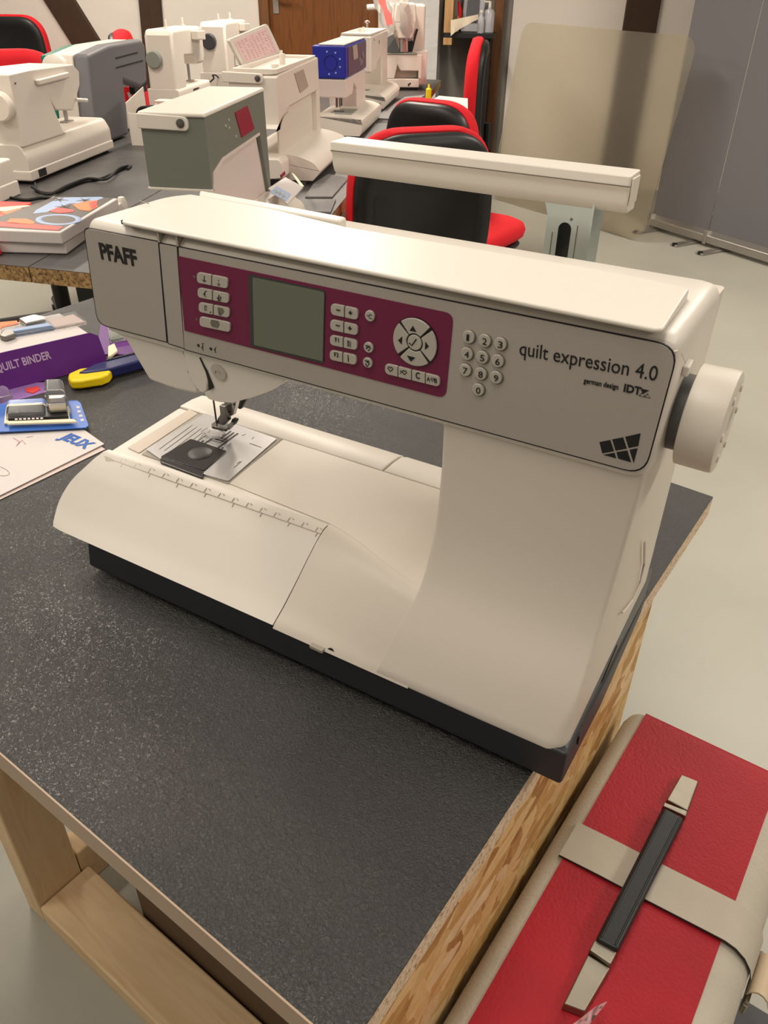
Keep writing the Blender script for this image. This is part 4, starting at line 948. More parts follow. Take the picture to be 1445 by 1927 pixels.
# purple carton
pbx = thing('purple_box', 'purple carton with pale lettering and a clear window, at the left edge of the workbench', 'box', at(110, 690, 2, 0))
f0, f1 = at(30, 731, 2, 0), at(205, 687, 2, 0); fdx = (f1 - f0).normalized(); fl = f0 - fdx * 0.12; fbk = Vector((-fdx.y, fdx.x, 0))
if fbk.y < 0: fbk = -fbk
HB = 0.048; lean = 0.012
def pb_(s, d, z): return fl + fdx * s + fbk * d + Vector((0, 0, z))
LB = (f1 - fl).length
sec0 = [(0, 0.001), (0.010, HB), (0.070, HB + 0.012), (0.085, 0.001)]
pr = [pb_(0, d, z) for d, z in sec0]; pr2 = [pb_(LB, d, z) for d, z in sec0]
tt = on_plane(182, 610, pb_(0, 0, 0), (pb_(0, 0.010, HB) - pb_(0, 0, 0)).cross(fdx))
m = MB(); e_ = 0.010
m.prism([pb_(0, 0, 0.001), pb_(LB, 0, 0.001), pb_(LB - 0.004, 0.009, HB - 0.006), pb_(LB - 0.014, 0.010, HB), pb_(0, 0.010, HB)], fbk * 0.0012); fp_ = m.build('front_panel', 'purple', pbx)
m = MB(); m.loft([[pb_(0, 0.0022, 0.002), pb_(0, 0.0118, HB - 0.001), pb_(0, 0.075, HB + 0.010), pb_(0, 0.085, 0.002)], [pb_(LB - 0.016, 0.0022, 0.002), pb_(LB - 0.016, 0.0118, HB - 0.001), pb_(LB - 0.03, 0.075, HB + 0.010), pb_(LB - 0.012, 0.085, 0.002)]]); m.build('carton', 'paper', pbx)
nrm = (pb_(0, 0.010, HB) - pb_(0, 0, 0)).normalized()
def onf(px, py): return on_plane(px, py, pb_(0, 0, 0.0), nrm.cross(fdx))
text('lettering', 'QUILT BINDER', onf(-6, 701), onf(97, 674), nrm, 'lilac', fp_, height=0.0105, ext=0.0003, bold=0.02)
tp = (pb_(0, 0.075, HB + 0.010) - pb_(0, 0.0118, HB - 0.001)); tpn = tp.cross(fdx)
def ont(px, py): return on_plane(px, py, pb_(0, 0.0118, HB - 0.0008), tpn)
def topq(name, pix, mt, th=0.0006, bev=0):
    P = [ont(a, c) for a, c in pix]; nn = tpn.normalized(); nn = nn if nn.z > 0 else -nn
    m = MB(); m.prism(P, nn * th); return m.build(name, mt, pbx, bev=bev)
topq('window', [(2, 640), (4, 618), (140, 588), (164, 611)], 'clear', 0.004)
topq('orange_print', [(-30, 622), (-10, 608), (32, 604), (35, 612), (0, 620)], 'orange', 0.0008)
topq('blue_rod', [(12, 628), (92, 614), (104, 622), (96, 620), (20, 632)], 'lightblue', 0.006, 0.001)
topq('silver_part', [(36, 608), (66, 600), (86, 604), (88, 610), (50, 618)], 'steel', 0.008, 0.002)
topq('silver_part', [(0, 640), (10, 628), (28, 630), (30, 638), (12, 644)], 'darksteel', 0.008, 0.002)
topq('print', [(90, 606), (138, 594), (160, 608), (104, 618)], 'paper2', 0.0012)
# cutter knife
kn = thing('cutter_knife', 'snap-off cutter knife with yellow nose and navy handle beside the purple box', 'knife', at(190, 705, 2, 0))
m = MB(); P = quad([(127, 709), (128, 702), (150, 692), (172, 690), (204, 688), (209, 697), (204, 704), (190, 710), (150, 716), (132, 717)], 0.015); m.prism(P, (0, 0, -0.013)); m.build('nose', 'yellow', kn, bev=0.004, seg=3)
m = MB(); P = quad([(146, 700), (178, 684), (290, 655), (300, 668), (205, 694), (160, 700)], 0.0175); m.prism(P, (0, 0, -0.0145)); m.build('handle', 'navy', kn, bev=0.003, seg=3)
m = MB()
for k in range(9):
    c = at(204 + k * 6.5, 677 - k * 1.6, 2, 0.0178); m.box(c.x - 0.0012, c.x + 0.0012, c.y - 0.004, c.y + 0.004, 0.0172, 0.0188)
m.build('grip_ribs', 'black', kn)
# small purple card behind the knife
pc = thing('product_card', 'small purple product card with a grey clip behind the cutter knife', 'package', at(220, 650, 2, 0))
flat('card', [(180, 668), (190, 610), (256, 620), (270, 668)], 0.001, 0.001, 'purple', pc)
m = MB(); P = quad([(206, 646), (203, 626), (232, 624), (244, 640), (212, 646)], 0.0022); m.prism(P, (0, 0, 0.008)); m.build('clear_cap', 'clear', pc, bev=0.002)
m = MB(); P = quad([(209, 642), (208, 628), (226, 627), (232, 638)], 0.0023); m.prism(P, (0, 0, 0.003)); m.build('grey_clip', 'wheelgrey', pc)
flat('cream_tab', [(204, 676), (204, 656), (216, 650), (222, 664), (212, 672)], 0.0022, 0.004, 'ivory', pc, bev=0.001)

# ------------------------------------------------------------------ red and grey carrying case at the lower right
CZ = -0.15
k0, k1 = at(1218, 1338, 2, CZ), at(880, 1927, 2, CZ); ey = (k0 - k1).normalized(); ex = Vector((ey.y, -ey.x, 0))
kr = at(1380, 1706, 2, CZ); wid = (kr - k0).dot(ex); LEN_ = 0.43
cs = thing('carrying_case', 'red and grey leatherette carrying case with black handle, at the lower right', 'case', (k0 + ex * wid / 2 - ey * 0.2) + Vector((0, 0, -0.30)), 0)
def cp(x, y, z): return k0 + ex * x + ey * y + Vector((0, 0, z))
r1, r2 = 0.020, 0.030
def csec(y, ins=0.0):
    pts = [(-r1 * 0.9 + ins, -0.30), (-r1 * 0.9 + ins, -0.024)]
    for k in range(6): a = R(180 - 90 * k / 5); pts.append((0.0005 + (r1 * 0.9 + 0.0005 - ins) * math.cos(a), -0.0232 + (0.022 - ins) * math.sin(a)))
    for k in range(8): a = R(90 - 90 * k / 7); pts.append((wid - 0.002 + (0.029 - ins) * math.cos(a), -0.0322 + (0.031 - ins) * math.sin(a)))
    pts.append((wid + 0.027 - ins, -0.30)); return [cp(x, y, z) for x, z in pts]
m = MB(); m.loft([csec(-LEN_), csec(-0.012), csec(-0.004, 0.002), csec(-0.0005, 0.006)]); m.build('body', 'greyleather', cs, ang=60)
# red panel over top and ends
grid = []
for y, z in ((-LEN_, 0.0), (-0.012, 0.0), (-0.006, -0.0004), (-0.002, -0.002), (0.0, -0.005), (0.0012, -0.02), (0.0012, -0.22)):
    grid.append([cp(lerp(0.0, wid, t), y, z + 0.0002) for t in (0, 0.25, 0.5, 0.75, 1)])
m = MB(); m.slab(grid, (0, -0.0004, -0.0025)); m.build('red_panel', 'redleather', cs, ang=60)
for y in (-LEN_ + 0.04, -0.04):
    for x in (0.01, wid - 0.005):
        MB().lathe([(0, 0.006), (0.008, 0.006)], cp(x, y, -0.308), (0, 0, 1), 12).build('foot', 'rubber', cs)
# strap
s0, s1, s2, s3 = at(1048, 1605, 2, CZ + 0.002), at(1085, 1545, 2, CZ + 0.002), at(1375, 1692, 2, CZ + 0.003), at(1340, 1757, 2, CZ + 0.003)
def loc(p): d = p - k0; return d.dot(ex), d.dot(ey)
(ax0, ay0), (ax1, ay1), (bx2, by2), (bx3, by3) = loc(s0), loc(s1), loc(s2), loc(s3)
rows = []
for x, z in ((min(ax0, ax1) + 0.002, 0.0012), (0.03, 0.0022), (0.07, 0.0022), (wid - 0.012, 0.003), (wid + 0.002, 0.0030), (wid + 0.011, 0.0004), (wid + 0.019, -0.006), (wid + 0.0255, -0.016), (wid + 0.029, -0.028), (wid + 0.0300, -0.040), (wid + 0.0300, -0.052)):
    t = (x - 0) / wid; ya, yb_ = lerp(ay0, by3, t), lerp(ay1, by2, t)
    rows.append([cp(x, ya, z + 0.0008), cp(x, lerp(ya, yb_, 0.5), z + 0.001), cp(x, yb_, z + 0.0008)])
m = MB(); m.slab(rows, (-0.0003, 0, -0.0022)); m.build('strap', 'strap', cs, ang=50)
m = MB(); m.slab([[r_[0] + ey * -0.0003 + Vector((0, 0, -0.0002)), r_[0] + ey * 0.0004 + Vector((0, 0, -0.0002))] for r_ in rows], (0, 0, -0.0022)); m.build('strap_edge', 'strapdark', cs)
t = (wid + 0.03) / wid; ya, yb_ = lerp(ay0, by3, t), lerp(ay1, by2, t)
rows = []
for dx, dz in ((0.0305, -0.046), (0.033, -0.040), (0.037, -0.0365), (0.041, -0.037), (0.045, -0.041), (0.0475, -0.048)):
    rows.append([cp(wid + dx, ya, dz), cp(wid + dx, yb_, dz)])
m = MB(); m.slab(rows, (0, 0, -0.0022)); m.build('strap_end', mat('strap_suede', srgb(206, 186, 158), 0.9, bump=0.25, bscale=400), cs, ang=60)
m = MB(); m.tube([cp(wid + 0.0325, ya - 0.006, -0.050), cp(wid + 0.0325, yb_ + 0.006, -0.050), cp(wid + 0.0325, yb_ + 0.006, -0.062), cp(wid + 0.0325, ya - 0.006, -0.062), cp(wid + 0.0325, ya - 0.006, -0.050)], 0.002, 8); m.build('buckle', 'brass', cs)
# handle
def hq(pix, z): return [at(a, c, 2, CZ + z) for a, c in pix]
def frust(name, pix, z0, z1, mt, par, shr=0.86, bev=0.001):
    T = hq(pix, z1); c = sum(T, Vector()) / len(T); Bq = [Vector((p.x, p.y, CZ + z0)) + (Vector((p.x, p.y, 0)) - Vector((c.x, c.y, 0))) * (1 / shr - 1) for p in T]
    m = MB(); m.hexa(Bq, T); return m.build(name, mt, par, bev=bev, seg=3)
frust('end_cap', [(1061, 1888), (1106, 1796), (1148, 1821), (1100, 1903)], 0.001, 0.008, 'brass', cs, 0.93)
frust('end_cap', [(1255, 1504), (1282, 1457), (1314, 1470), (1294, 1525)], 0.001, 0.008, 'brass', cs, 0.93)
frust('hinge_plate', [(1109, 1787), (1119, 1768), (1161, 1791), (1149, 1815)], 0.004, 0.012, 'brass', cs, 0.97)
frust('hinge_plate', [(1247, 1516), (1250, 1509), (1294, 1526), (1291, 1536)], 0.004, 0.012, 'brass', cs, 0.97)
g = hq([(1121, 1766), (1248, 1517), (1289, 1538), (1163, 1789)], 0.016)
m = MB(); m.prism(g, (0, 0, -0.009)); gr = m.build('grip', 'chairblack', cs, bev=0.003, seg=3)
for t0 in (0.18, 0.80):
    a, c = g[0].lerp(g[3], t0), g[1].lerp(g[2], t0); MB().tube([a.lerp(c, 0.02), a.lerp(c, 0.98)], 0.0008, 6).build('piping', 'black', gr)
# pink tissue scrap
m = MB(); g2 = []
for i in range(6):
    row = []
    for j in range(4):
        p = at(lerp(lerp(1068, 1122, i / 5), lerp(1092, 1143, i / 5), j / 3), lerp(lerp(1935, 1893, i / 5), lerp(1950, 1884, i / 5), j / 3), 2, CZ + 0.012 + 0.005 * math.sin(i * 1.9 + j * 2.3) + 0.010 * (i / 5)); row.append(p)
    g2.append(row)
m.slab(g2, (0, 0, -0.0006)); tag(m.build('tissue_scrap', 'pinktissue', ang=80), 'scrap of pink tissue lying on the red case below the handle', 'tissue')
# what the case stands on
kc = thing('crate', 'dark grey crate under the red carrying case', 'crate', cp(wid / 2, -0.2, 0) + Vector((0, 0, FLOOR - CZ)), math.atan2(ex.y, ex.x))
hh = (CZ - 0.308) - FLOOR
for nm, x0, x1, y0, y1, z0, z1 in (('top_board', -0.07, 0.16, -0.23, 0.17, hh - 0.02, hh), ('side_panel', -0.07, -0.055, -0.23, 0.17, 0, hh - 0.0205), ('side_panel', 0.145, 0.16, -0.23, 0.17, 0, hh - 0.0205), ('end_panel', -0.0548, 0.1448, -0.23, -0.215, 0, hh - 0.0205), ('end_panel', -0.0548, 0.1448, 0.155, 0.17, 0, hh - 0.0205)):
    MB().box(x0, x1, y0, y1, z0, z1).build(nm, mat('crate_grey', srgb(78, 78, 80), 0.6), kc, local=True, bev=0.003)

# ------------------------------------------------------------------ red and black office chairs
def rbox(w, d, z0, z1, r, n=6, dome=0.0):
    m = MB(); base = rrect(-w / 2, w / 2, -d / 2, d / 2, r, n); rings = []
    for k, (s, z) in enumerate(((0.90, z0), (0.98, z0 + 0.25 * (z1 - z0)), (1.0, z0 + 0.55 * (z1 - z0)), (0.97, z0 + 0.85 * (z1 - z0)), (0.88, z1), (0.5, z1 + dome))): rings.append([(x * s, y * s, z) for x, y in base])
    m.loft(rings); return m
def backshape(w, h, n=10):      # outline of the backrest in (x, z), rounded top, narrower bottom
    return roundpoly([(-w * 0.40, 0), (w * 0.40, 0), (w * 0.5, h * 0.45), (w * 0.44, h), (-w * 0.44, h), (-w * 0.5, h * 0.45)], [w * 0.16, w * 0.16, w * 0.3, w * 0.30, w * 0.30, w * 0.3], n)
def make_chair(label, bw=0.43, bh=0.42, zb=0.46):
    t = thing('office_chair', label, 'chair', (0, 0, 0), 0, 'red and black office chairs')
    rbox(0.47, 0.45, 0.42, 0.485, 0.12, dome=0.006).build('seat', 'red', t, local=True, ang=60)
    rbox(0.44, 0.42, 0.39, 0.4195, 0.11).build('seat_pan', 'chairblack', t, local=True, ang=60)
    sh = backshape(bw, bh)
    def layer(sc, y, cv): cx, cz2 = 0, bh / 2; return [(x * sc, y + cv * (x / bw) ** 2 * 4 * 0.02 - 0.10 * 0, zb + cz2 + (z - cz2) * sc) for x, z in sh]
    m = MB(); m.loft([layer(0.86, 0.150, -1), layer(0.97, 0.158, -1), layer(1.0, 0.178, -1), layer(1.0, 0.196, -1), layer(0.97, 0.208, -1)]); m.build('back_cushion', 'red', t, local=True, ang=60)
    m = MB(); m.loft([layer(0.955, 0.2085, -1), layer(0.95, 0.222, -1), layer(0.91, 0.234, -1), layer(0.78, 0.238, -1), layer(0.74, 0.233, -1)]); m.build('back_shell', 'chairblack', t, local=True, ang=60)
    m = MB(); m.tube([(0, 0.255, zb + 0.14), (0, 0.262, zb + 0.02), (0, 0.25, 0.40), (0, 0.18, 0.375), (0, 0.05, 0.378)], 0.02, 10); m.build('back_bar', 'chairblack', t, local=True)
    m = MB(); m.tube([(0, 0.27, zb - 0.02), (0, 0.305, zb - 0.02)], 0.007, 8); m.lathe([(0, 0.01), (0.002, 0.024), (0.018, 0.024), (0.02, 0.018)], (0, 0.305, zb - 0.02), (0, 1, 0), 12); m.build('adjuster_knob', 'black', t, local=True)
    MB().lathe([(0.0, 0.03), (0.18, 0.03), (0.181, 0.02), (0.315, 0.02)], (0, 0, 0.075), (0, 0, 1), 16).build('gas_column', 'chairblack', t, local=True)
    for k in range(5):
        a = 2 * PI * k / 5 + 0.3; d = Vector((math.cos(a), math.sin(a), 0))
        m = MB(); m.tube([d * 0.02 + Vector((0, 0, 0.095)), d * 0.29 + Vector((0, 0, 0.075))], [0.026, 0.016], 8); lg = m.build('leg', 'chairblack', t, local=True)
        m = MB(); s_ = d.cross(Z); m.lathe([(-0.018, 0.027), (-0.004, 0.0275), (0.004, 0.0275), (0.018, 0.027)], d * 0.285 + Vector((0, 0, 0.0275)), s_, 14); m.build('castor', 'rubber', lg, local=True)
    return t
def place_chair(src, px, py, dep, top, face, label, first=False):
    """seat the backrest top at a pixel and depth; face = heading of the chair front"""
    p = at(px, py, 2, top + FLOOR); f = Vector((face[0], face[1], 0)).normalized(); c = p + f * 0.20
    mw = Matrix.Translation((c.x, c.y, FLOOR)) @ Matrix.Rotation(math.atan2(f.x, -f.y), 4, 'Z')
    if first: src.matrix_world = mw; BASE[src.name] = mw.copy(); o = src
    else: o = copy_tree(src, None, mw)
    o['label'] = label; return o
chA = make_chair('red and black office chair nearest, right behind the large sewing machine', 0.40, 0.43, 0.50)
VF = Vector((-0.505, 0.863, 0)); VR = Vector((0.863, 0.505, 0))
place_chair(chA, 805, 240, 2.0, 0.93, VF * 0.95 - VR * 0.35, 'red and black office chair nearest, right behind the large sewing machine', True)
chB = make_chair('red and black office chair second in line, behind the nearest chair', 0.36, 0.40, 0.50)
place_chair(chB, 806, 187, 2.5, 0.90, VF * 0.80 + VR * 0.55, 'red and black office chair second in line, behind the nearest chair', True)
chC = make_chair('red and black office chair with tall backrest seen from its side', 0.44, 0.50, 0.50)
place_chair(chC, 908, 70, 3.3, 1.0, -VR * 0.98 + VF * 0.10, 'red and black office chair with tall backrest seen from its side', True)
chD = place_chair(chC, 20, 27, 3.9, 1.0, VF * 1.0 + VR * 0.2, 'black backed office chair at the left edge with red rim on top')
chE = place_chair(chC, 4, 110, 3.15, 0.97, -VF * 0.9 + VR * 0.5, 'office chair whose round red backrest shows above the white machine at the left edge')
chF = place_chair(chC, 219, 60, 4.5, 0.99, VR * 1.0 + VF * 0.15, 'distant red office chair peeping over the grey and green machine')

# ------------------------------------------------------------------ sewing machines on the far tables
def LP(t, px, py, y):          # pixel -> local (x, z) on the plane y = const of a thing standing on the table
    mw = BASE[t.name]; n = mw.to_3x3() @ Vector((0, 1, 0)); p = on_plane(px, py, mw @ Vector((0, y, 0)), n); q = mw.inverted() @ p; return (q.x, q.z)
def LZ(t, px, py, z):
    p = at(px, py, 2, z); q = BASE[t.name].inverted() @ p; return (q.x, q.y)
def LX(t, px, py, x):
    mw = BASE[t.name]; n = mw.to_3x3() @ Vector((1, 0, 0)); p = on_plane(px, py, mw @ Vector((x, 0, 0)), n); q = mw.inverted() @ p; return (q.y, q.z)
def cprism(t, name, pts, y0, y1, mt, par=None, bev=0.004, rad=0, seg=3):
    if rad: pts = roundpoly(pts, rad, 5)
    m = MB(); m.prism([(x, y0, z) for x, z in pts], (0, y1 - y0, 0)); return m.build(name, mt, par or t, local=True, bev=bev, seg=seg)
def needle_set(t, x, y, z0, zb_):
    m = MB(); m.tube([(x, y, z0 + 0.03), (x, y, z0), (x, y, zb_ + 0.004)], [0.003, 0.003, 0.001], 8); m.build('needle_bar', 'steel', t, local=True)
    m = MB(); m.tube([(x, y + 0.012, z0 + 0.03), (x, y + 0.012, zb_ + 0.014)], 0.004, 8); m.box(x - 0.012, x + 0.008, y - 0.012, y + 0.02, zb_ + 0.001, zb_ + 0.005); m.build('presser_foot', 'darksteel', t, local=True)
    MB().box(x - 0.03, x + 0.03, y - 0.03, y + 0.03, zb_ - 0.002, zb_ + 0.0008).build('needle_plate', 'plate', t, local=True, bev=0.001)
def front_machine(name, label, ox, oy, L, D, H, F, b0, hb, outline, throat, mats, lid_open=False, grp=None):
    body, bed, lid = mats
    t = thing(name, label, 'sewing machine', (ox, oy, 0), YAW, grp)
    o = [LP(t, *p, 0) for p in outline] if outline else None
    th = [LP(t, *p, 0) for p in throat]
    return t, o, th
GRP = 'sewing machines on the far tables'
# --- grey machine with bordeaux display
t = thing('sewing_machine', 'grey and white sewing machine with bordeaux red display square, right behind the big one', 'sewing machine', (-0.4667, 0.7331, 0), YAW, GRP)
L8, D8, H8 = 0.364, 0.083, 0.2697
tho = [LP(t, *p, 0) for p in [(393, 357), (399, 326), (417, 297), (488, 248.5), (520, 352)]]
zq = 0.1525
hb8 = 0.075
xc8 = (tho[3][0] + tho[4][0]) / 2
tho = [(tho[0][0] + 0.02, zq)] + [(x + 0.004, z) for x, z in tho[1:3]] + tho[3:]
xc8 = 0.315
pts = [(0.0, zq), (0.0, H8 - 0.006), (L8, H8 - 0.004), (L8 + 0.012, 0.03), (xc8 + 0.06, 0.03), (xc8, tho[3][1]), tho[2], tho[1], tho[0]]
cprism(t, 'body', pts, 0, D8 + 0.03, 'grey8', bev=0.008)
lin = [(xc8 - 0.003, tho[3][1] - 0.0005), (tho[2][0], tho[2][1] - 0.0005), (tho[1][0] + 0.001, tho[1][1] - 0.0005), (tho[0][0] + 0.0005, zq - 0.0005)]
lin2 = [(xc8 - 0.006, tho[3][1] - 0.005), (tho[2][0] + 0.003, tho[2][1] - 0.005), (tho[1][0] + 0.006, tho[1][1] - 0.004), (tho[0][0] + 0.006, zq - 0.004)]
cprism(t, 'throat_lining', lin + lin2[::-1], -0.002, D8 + 0.02, 'paper2', bev=0)
cprism(t, 'throat_back', [(tho[0][0] + 0.002, hb8 - 0.002), (tho[0][0] + 0.003, zq - 0.002), (tho[1][0] + 0.004, tho[1][1] - 0.003), (tho[2][0] + 0.003, tho[2][1] - 0.004), (xc8 - 0.004, tho[3][1] - 0.004), (xc8 + 0.054, hb8 - 0.002)], 0.008, 0.012, 'paper2', bev=0)
m = MB(); m.prism([(-0.03, y, z) for y, z in roundpoly([(-0.075, 0.03), (-0.072, 0.05), (-0.03, hb8), (D8 + 0.03, hb8), (D8 + 0.03, 0.008), (-0.06, 0.008)], [0.004, 0.015, 0.02, 0.01, 0.003, 0.003], 5)], (L8 + 0.045, 0, 0)); m.build('bed', 'bgwhite', t, local=True, bev=0.003)
cprism(t, 'base', [(-0.02, 0.0), (-0.02, 0.0078), (L8, 0.0078), (L8, 0.0)], -0.05, D8 + 0.02, 'sidegrey', bev=0)
m = MB(); m.hexa([(-0.004, -0.003, H8 - 0.0055), (L8 + 0.002, -0.003, H8 - 0.0035), (L8 + 0.002, D8 + 0.033, H8 - 0.0035), (-0.004, D8 + 0.033, H8 - 0.0055)], [(-0.004, -0.002, H8 + 0.002), (L8, -0.002, H8 + 0.004), (L8 * 0.98, D8 + 0.03, H8 + 0.004), (-0.003, D8 + 0.032, H8 + 0.002)]); m.build('lid', 'bgwhite', t, local=True, bev=0.004, seg=3)
def carry(t, D, H, x=-0.006):
    m = MB(); m.prism([(x, y, z) for y, z in roundpoly([(D * 0.34, H - 0.026), (D + 0.034, H - 0.024), (D + 0.034, H - 0.001), (D * 0.34, H - 0.004)], [0.009, 0.003, 0.003, 0.009], 5)], (0.014, 0, 0)); h = m.build('handle', 'bgwhite', t, local=True, bev=0.002)
    MB().lathe([(0, 0.007), (0.002, 0.007), (0.003, 0.004)], (x - 0.0002, D * 0.34 + 0.012, H - 0.014), (-1, 0, 0), 16).build('pivot', 'darksteel', h, local=True)
carry(t, D8, H8)
cprism(t, 'rim', [(-0.003, zq - 0.004), (-0.003, zq - 0.0002), (tho[0][0], zq - 0.0002), (tho[0][0], zq - 0.004)], -0.001, D8 + 0.032, 'bgwhite', bev=0.001)
def scr(t, pix, y, mt, name='display', th=0.002, rad=0): 
    return cprism(t, name, [LP(t, a, c, y) for a, c in pix], y - th, y + 0.001, mt, bev=0.0005, rad=rad)
scr(t, [(441, 212), (464.5, 198.5), (477.5, 242), (454, 259)], 0, 'bordeaux')
scr(t, [(527, 329), (535, 321.5), (537, 328), (529, 335.5)], 0, 'bordeaux', 'maker_badge', 0.001)
for px, py in ((424, 237), (431, 241), (430, 226), (444, 257)): 
    q = LP(t, px, py, 0); MB().lathe([(0, 0.0026), (0.0015, 0.0026)], (q[0], 0, q[1]), (0, -1, 0), 10).build('button', 'button', t, local=True)
for a, b_ in (((428, 308), (437, 297)), ((421, 326), (426, 312)), ((413, 319), (418, 313))):
    q0, q1 = LP(t, *a, 0.009), LP(t, *b_, 0.009); MB().tube([(q0[0], 0.009, q0[1]), (q1[0], 0.009, q1[1])], 0.0012, 5).build('icon', 'greyline', t, local=True)
# leaflet on its bed
q0 = on_plane(505, 358, BASE[t.name] @ Vector((0, 0, hb8 + 0.014)), Z)
lw = thing('leaflet', 'small white card with blue picture resting on the bed of the grey machine', 'paper', q0)
def tiltq(px, py, dz=0.0): return on_plane(px, py, q0 + Vector((0, 0, 0.0)) , (Z * 1.0 - U * 0.15).normalized()) + Z * dz
m = MB(); m.prism([tiltq(*p) for p in [(505, 357), (537, 336), (570, 354), (541, 387)]], (0, 0, 0.003)); cardp = m.build('card', 'paper', lw)
m = MB(); m.prism([tiltq(*p, 0.0032) for p in [(507, 365), (521, 354), (548, 369), (538, 382)]], (0, 0, 0.0006)); m.build('picture', 'lightblue', lw)
m = MB(); 
for c in ((519, 364), (526, 367), (533, 372)): m.prism([tiltq(c[0] + dx, c[1] + dy, 0.0039) for dx, dy in ((-3, -1), (2, -3), (4, 2), (-1, 4))], (0, 0, 0.0004))
m.build('drawing', 'wheelgrey', lw)
# yellow slip behind it
yq = [on_plane(*p, Vector((0, 0, 0.075)), (Z - U * 0.2).normalized()) for p in [(548, 326), (553, 328), (572, 352), (566, 352)]]
m = MB(); m.prism(yq, (0, 0, 0.002)); tag(m.build('yellow_slip', 'ivory'), 'pale yellow paper slip between the grey machine and the white machine with raised lid', 'paper')

# --- white machine with raised lid showing a stitch chart
t = thing('sewing_machine', 'white sewing machine with raised lid showing a pinkish stitch chart', 'sewing machine', (-0.8193, 1.3922, 0), YAW, GRP)
L7, D7, H7 = 0.476, 0.104, 0.2659
tho = [LP(t, *p, 0) for p in [(522, 244), (525, 232), (534, 217), (545, 200), (587.5, 175), (607, 258)]]
xc7 = (tho[4][0] + tho[5][0]) / 2; zq = max(0.11, tho[0][1])
hb7 = 0.075
pts = [(0.0, zq), (0.0, H7 - 0.010), (0.03, H7 - 0.006), (L7, H7), (L7 + 0.02, 0.03), (xc7, 0.03), (xc7, tho[4][1]), tho[3], tho[2], (tho[0][0], zq)]
cprism(t, 'body', pts, 0, D7 + 0.02, 'bgwhite', bev=0.009)
cprism(t, 'throat_back', [(tho[2][0], hb7 - 0.002), (tho[2][0], tho[2][1]), (tho[3][0], tho[3][1] + 0.0), (xc7, tho[4][1]), (xc7, hb7 - 0.002)], 0.016, 0.020, 'cream', bev=0)
F7 = 0.06
m = MB(); m.prism([(0.045, y, z) for y, z in roundpoly([(-F7 - 0.03, 0.034), (-F7 - 0.02, 0.055), (-0.02, hb7), (D7 + 0.02, hb7), (D7 + 0.02, 0.012), (-F7 - 0.01, 0.012)], [0.004, 0.02, 0.03, 0.01, 0.003, 0.003], 5)], (L7 - 0.035, 0, 0)); m.build('bed', 'bgwhite', t, local=True, bev=0.003)
m = MB(); m.prism([(-0.03, y, z) for y, z in roundpoly([(-0.01, 0.03), (-0.008, hb7 - 0.01), (0.0, hb7), (D7 * 0.8, hb7), (D7 * 0.8, 0.02)], 0.004, 4)], (0.075, 0, 0)); m.build('free_arm', 'bgwhite', t, local=True, bev=0.003)
cprism(t, 'base', [(0.05, 0.0), (0.05, 0.0118), (L7, 0.0118), (L7, 0.0)], -F7 + 0.01, D7 + 0.01, 'sidegrey', bev=0)
m = MB(); m.holes([(x, y, H7 - 0.004) for x, y in rrect(0.012, L7 - 0.006, 0.004, D7 + 0.014, 0.012)], [[(x, y, H7 - 0.004) for x, y in rrect(0.03, L7 - 0.04, 0.014, D7 + 0.004, 0.01)[::-1]]], (0, 0, 0.010)); m.build('top_rim', 'bgwhite', t, local=True, bev=0.002)
for x, y, r_, h_ in ((L7 * 0.55, D7 * 0.5, 0.008, 0.025), (L7 * 0.62, D7 * 0.6, 0.004, 0.03), (L7 * 0.3, D7 * 0.4, 0.010, 0.010)): MB().lathe([(0, r_), (h_, r_), (h_ + 0.001, 0)], (x, y, H7 - 0.003), (0, 0, 1), 12).build('thread_guide', 'cream', t, local=True)
carry(t, D7, H7 + 0.001)
scr(t, [(553, 138), (570, 130), (579.5, 163), (564, 175.5)], 0, 'screen')
for a, b_ in (((541, 220), (547, 207)), ((536, 226), (541, 214)), ((547, 208), (552, 203))):
    q0_, q1_ = LP(t, *a, 0), LP(t, *b_, 0); MB().tube([(q0_[0], 0.0155, q0_[1] - 0.01), (q1_[0], 0.0155, q1_[1] - 0.01)], 0.0013, 5).build('icon', 'greyline', t, local=True)
hy = D7 + 0.014
hx0, hz0 = LP(t, 457, 131, hy); hx1, hz1 = LP(t, 530, 100, hy); lx0, lz0 = LP(t, 441, 75, hy); lx1, lz1 = LP(t, 515, 45, hy)
lq = roundpoly([(max(0.005, hx0), H7 + 0.004), (hx1, H7 + 0.004), (lx1, lz1), (lx0, lz0)], [0.002, 0.002, 0.014, 0.012], 5)
def lidp(x, z, d=0.0): return (x, hy + 0.22 * (z - H7) + d, z)
m = MB(); m.prism([lidp(x, z) for x, z in lq], (0, 0.007, 0)); ld_ = m.build('raised_lid', 'bgwhite', t, local=True, bev=0.002)
cxl = sum(x for x, _ in lq) / len(lq); czl = sum(z for _, z in lq) / len(lq)
m = MB(); m.prism([lidp(cxl + (x - cxl) * 0.86, czl + (z - czl) * 0.84, -0.0012) for x, z in lq], (0, 0.001, 0)); m.build('stitch_chart', mat('chart_paper', srgb(226, 196, 196), 0.6), ld_, local=True)
m = MB()
c4 = [(cxl + (x - cxl) * 0.8, czl + (z - czl) * 0.74) for x, z in [(max(0.005, hx0), H7 + 0.004), (hx1, H7 + 0.004), (lx1, lz1), (lx0, lz0)]]
def bil(a, c): return tuple(Vector(c4[0]).lerp(Vector(c4[1]), a).lerp(Vector(c4[3]).lerp(Vector(c4[2]), a), c))
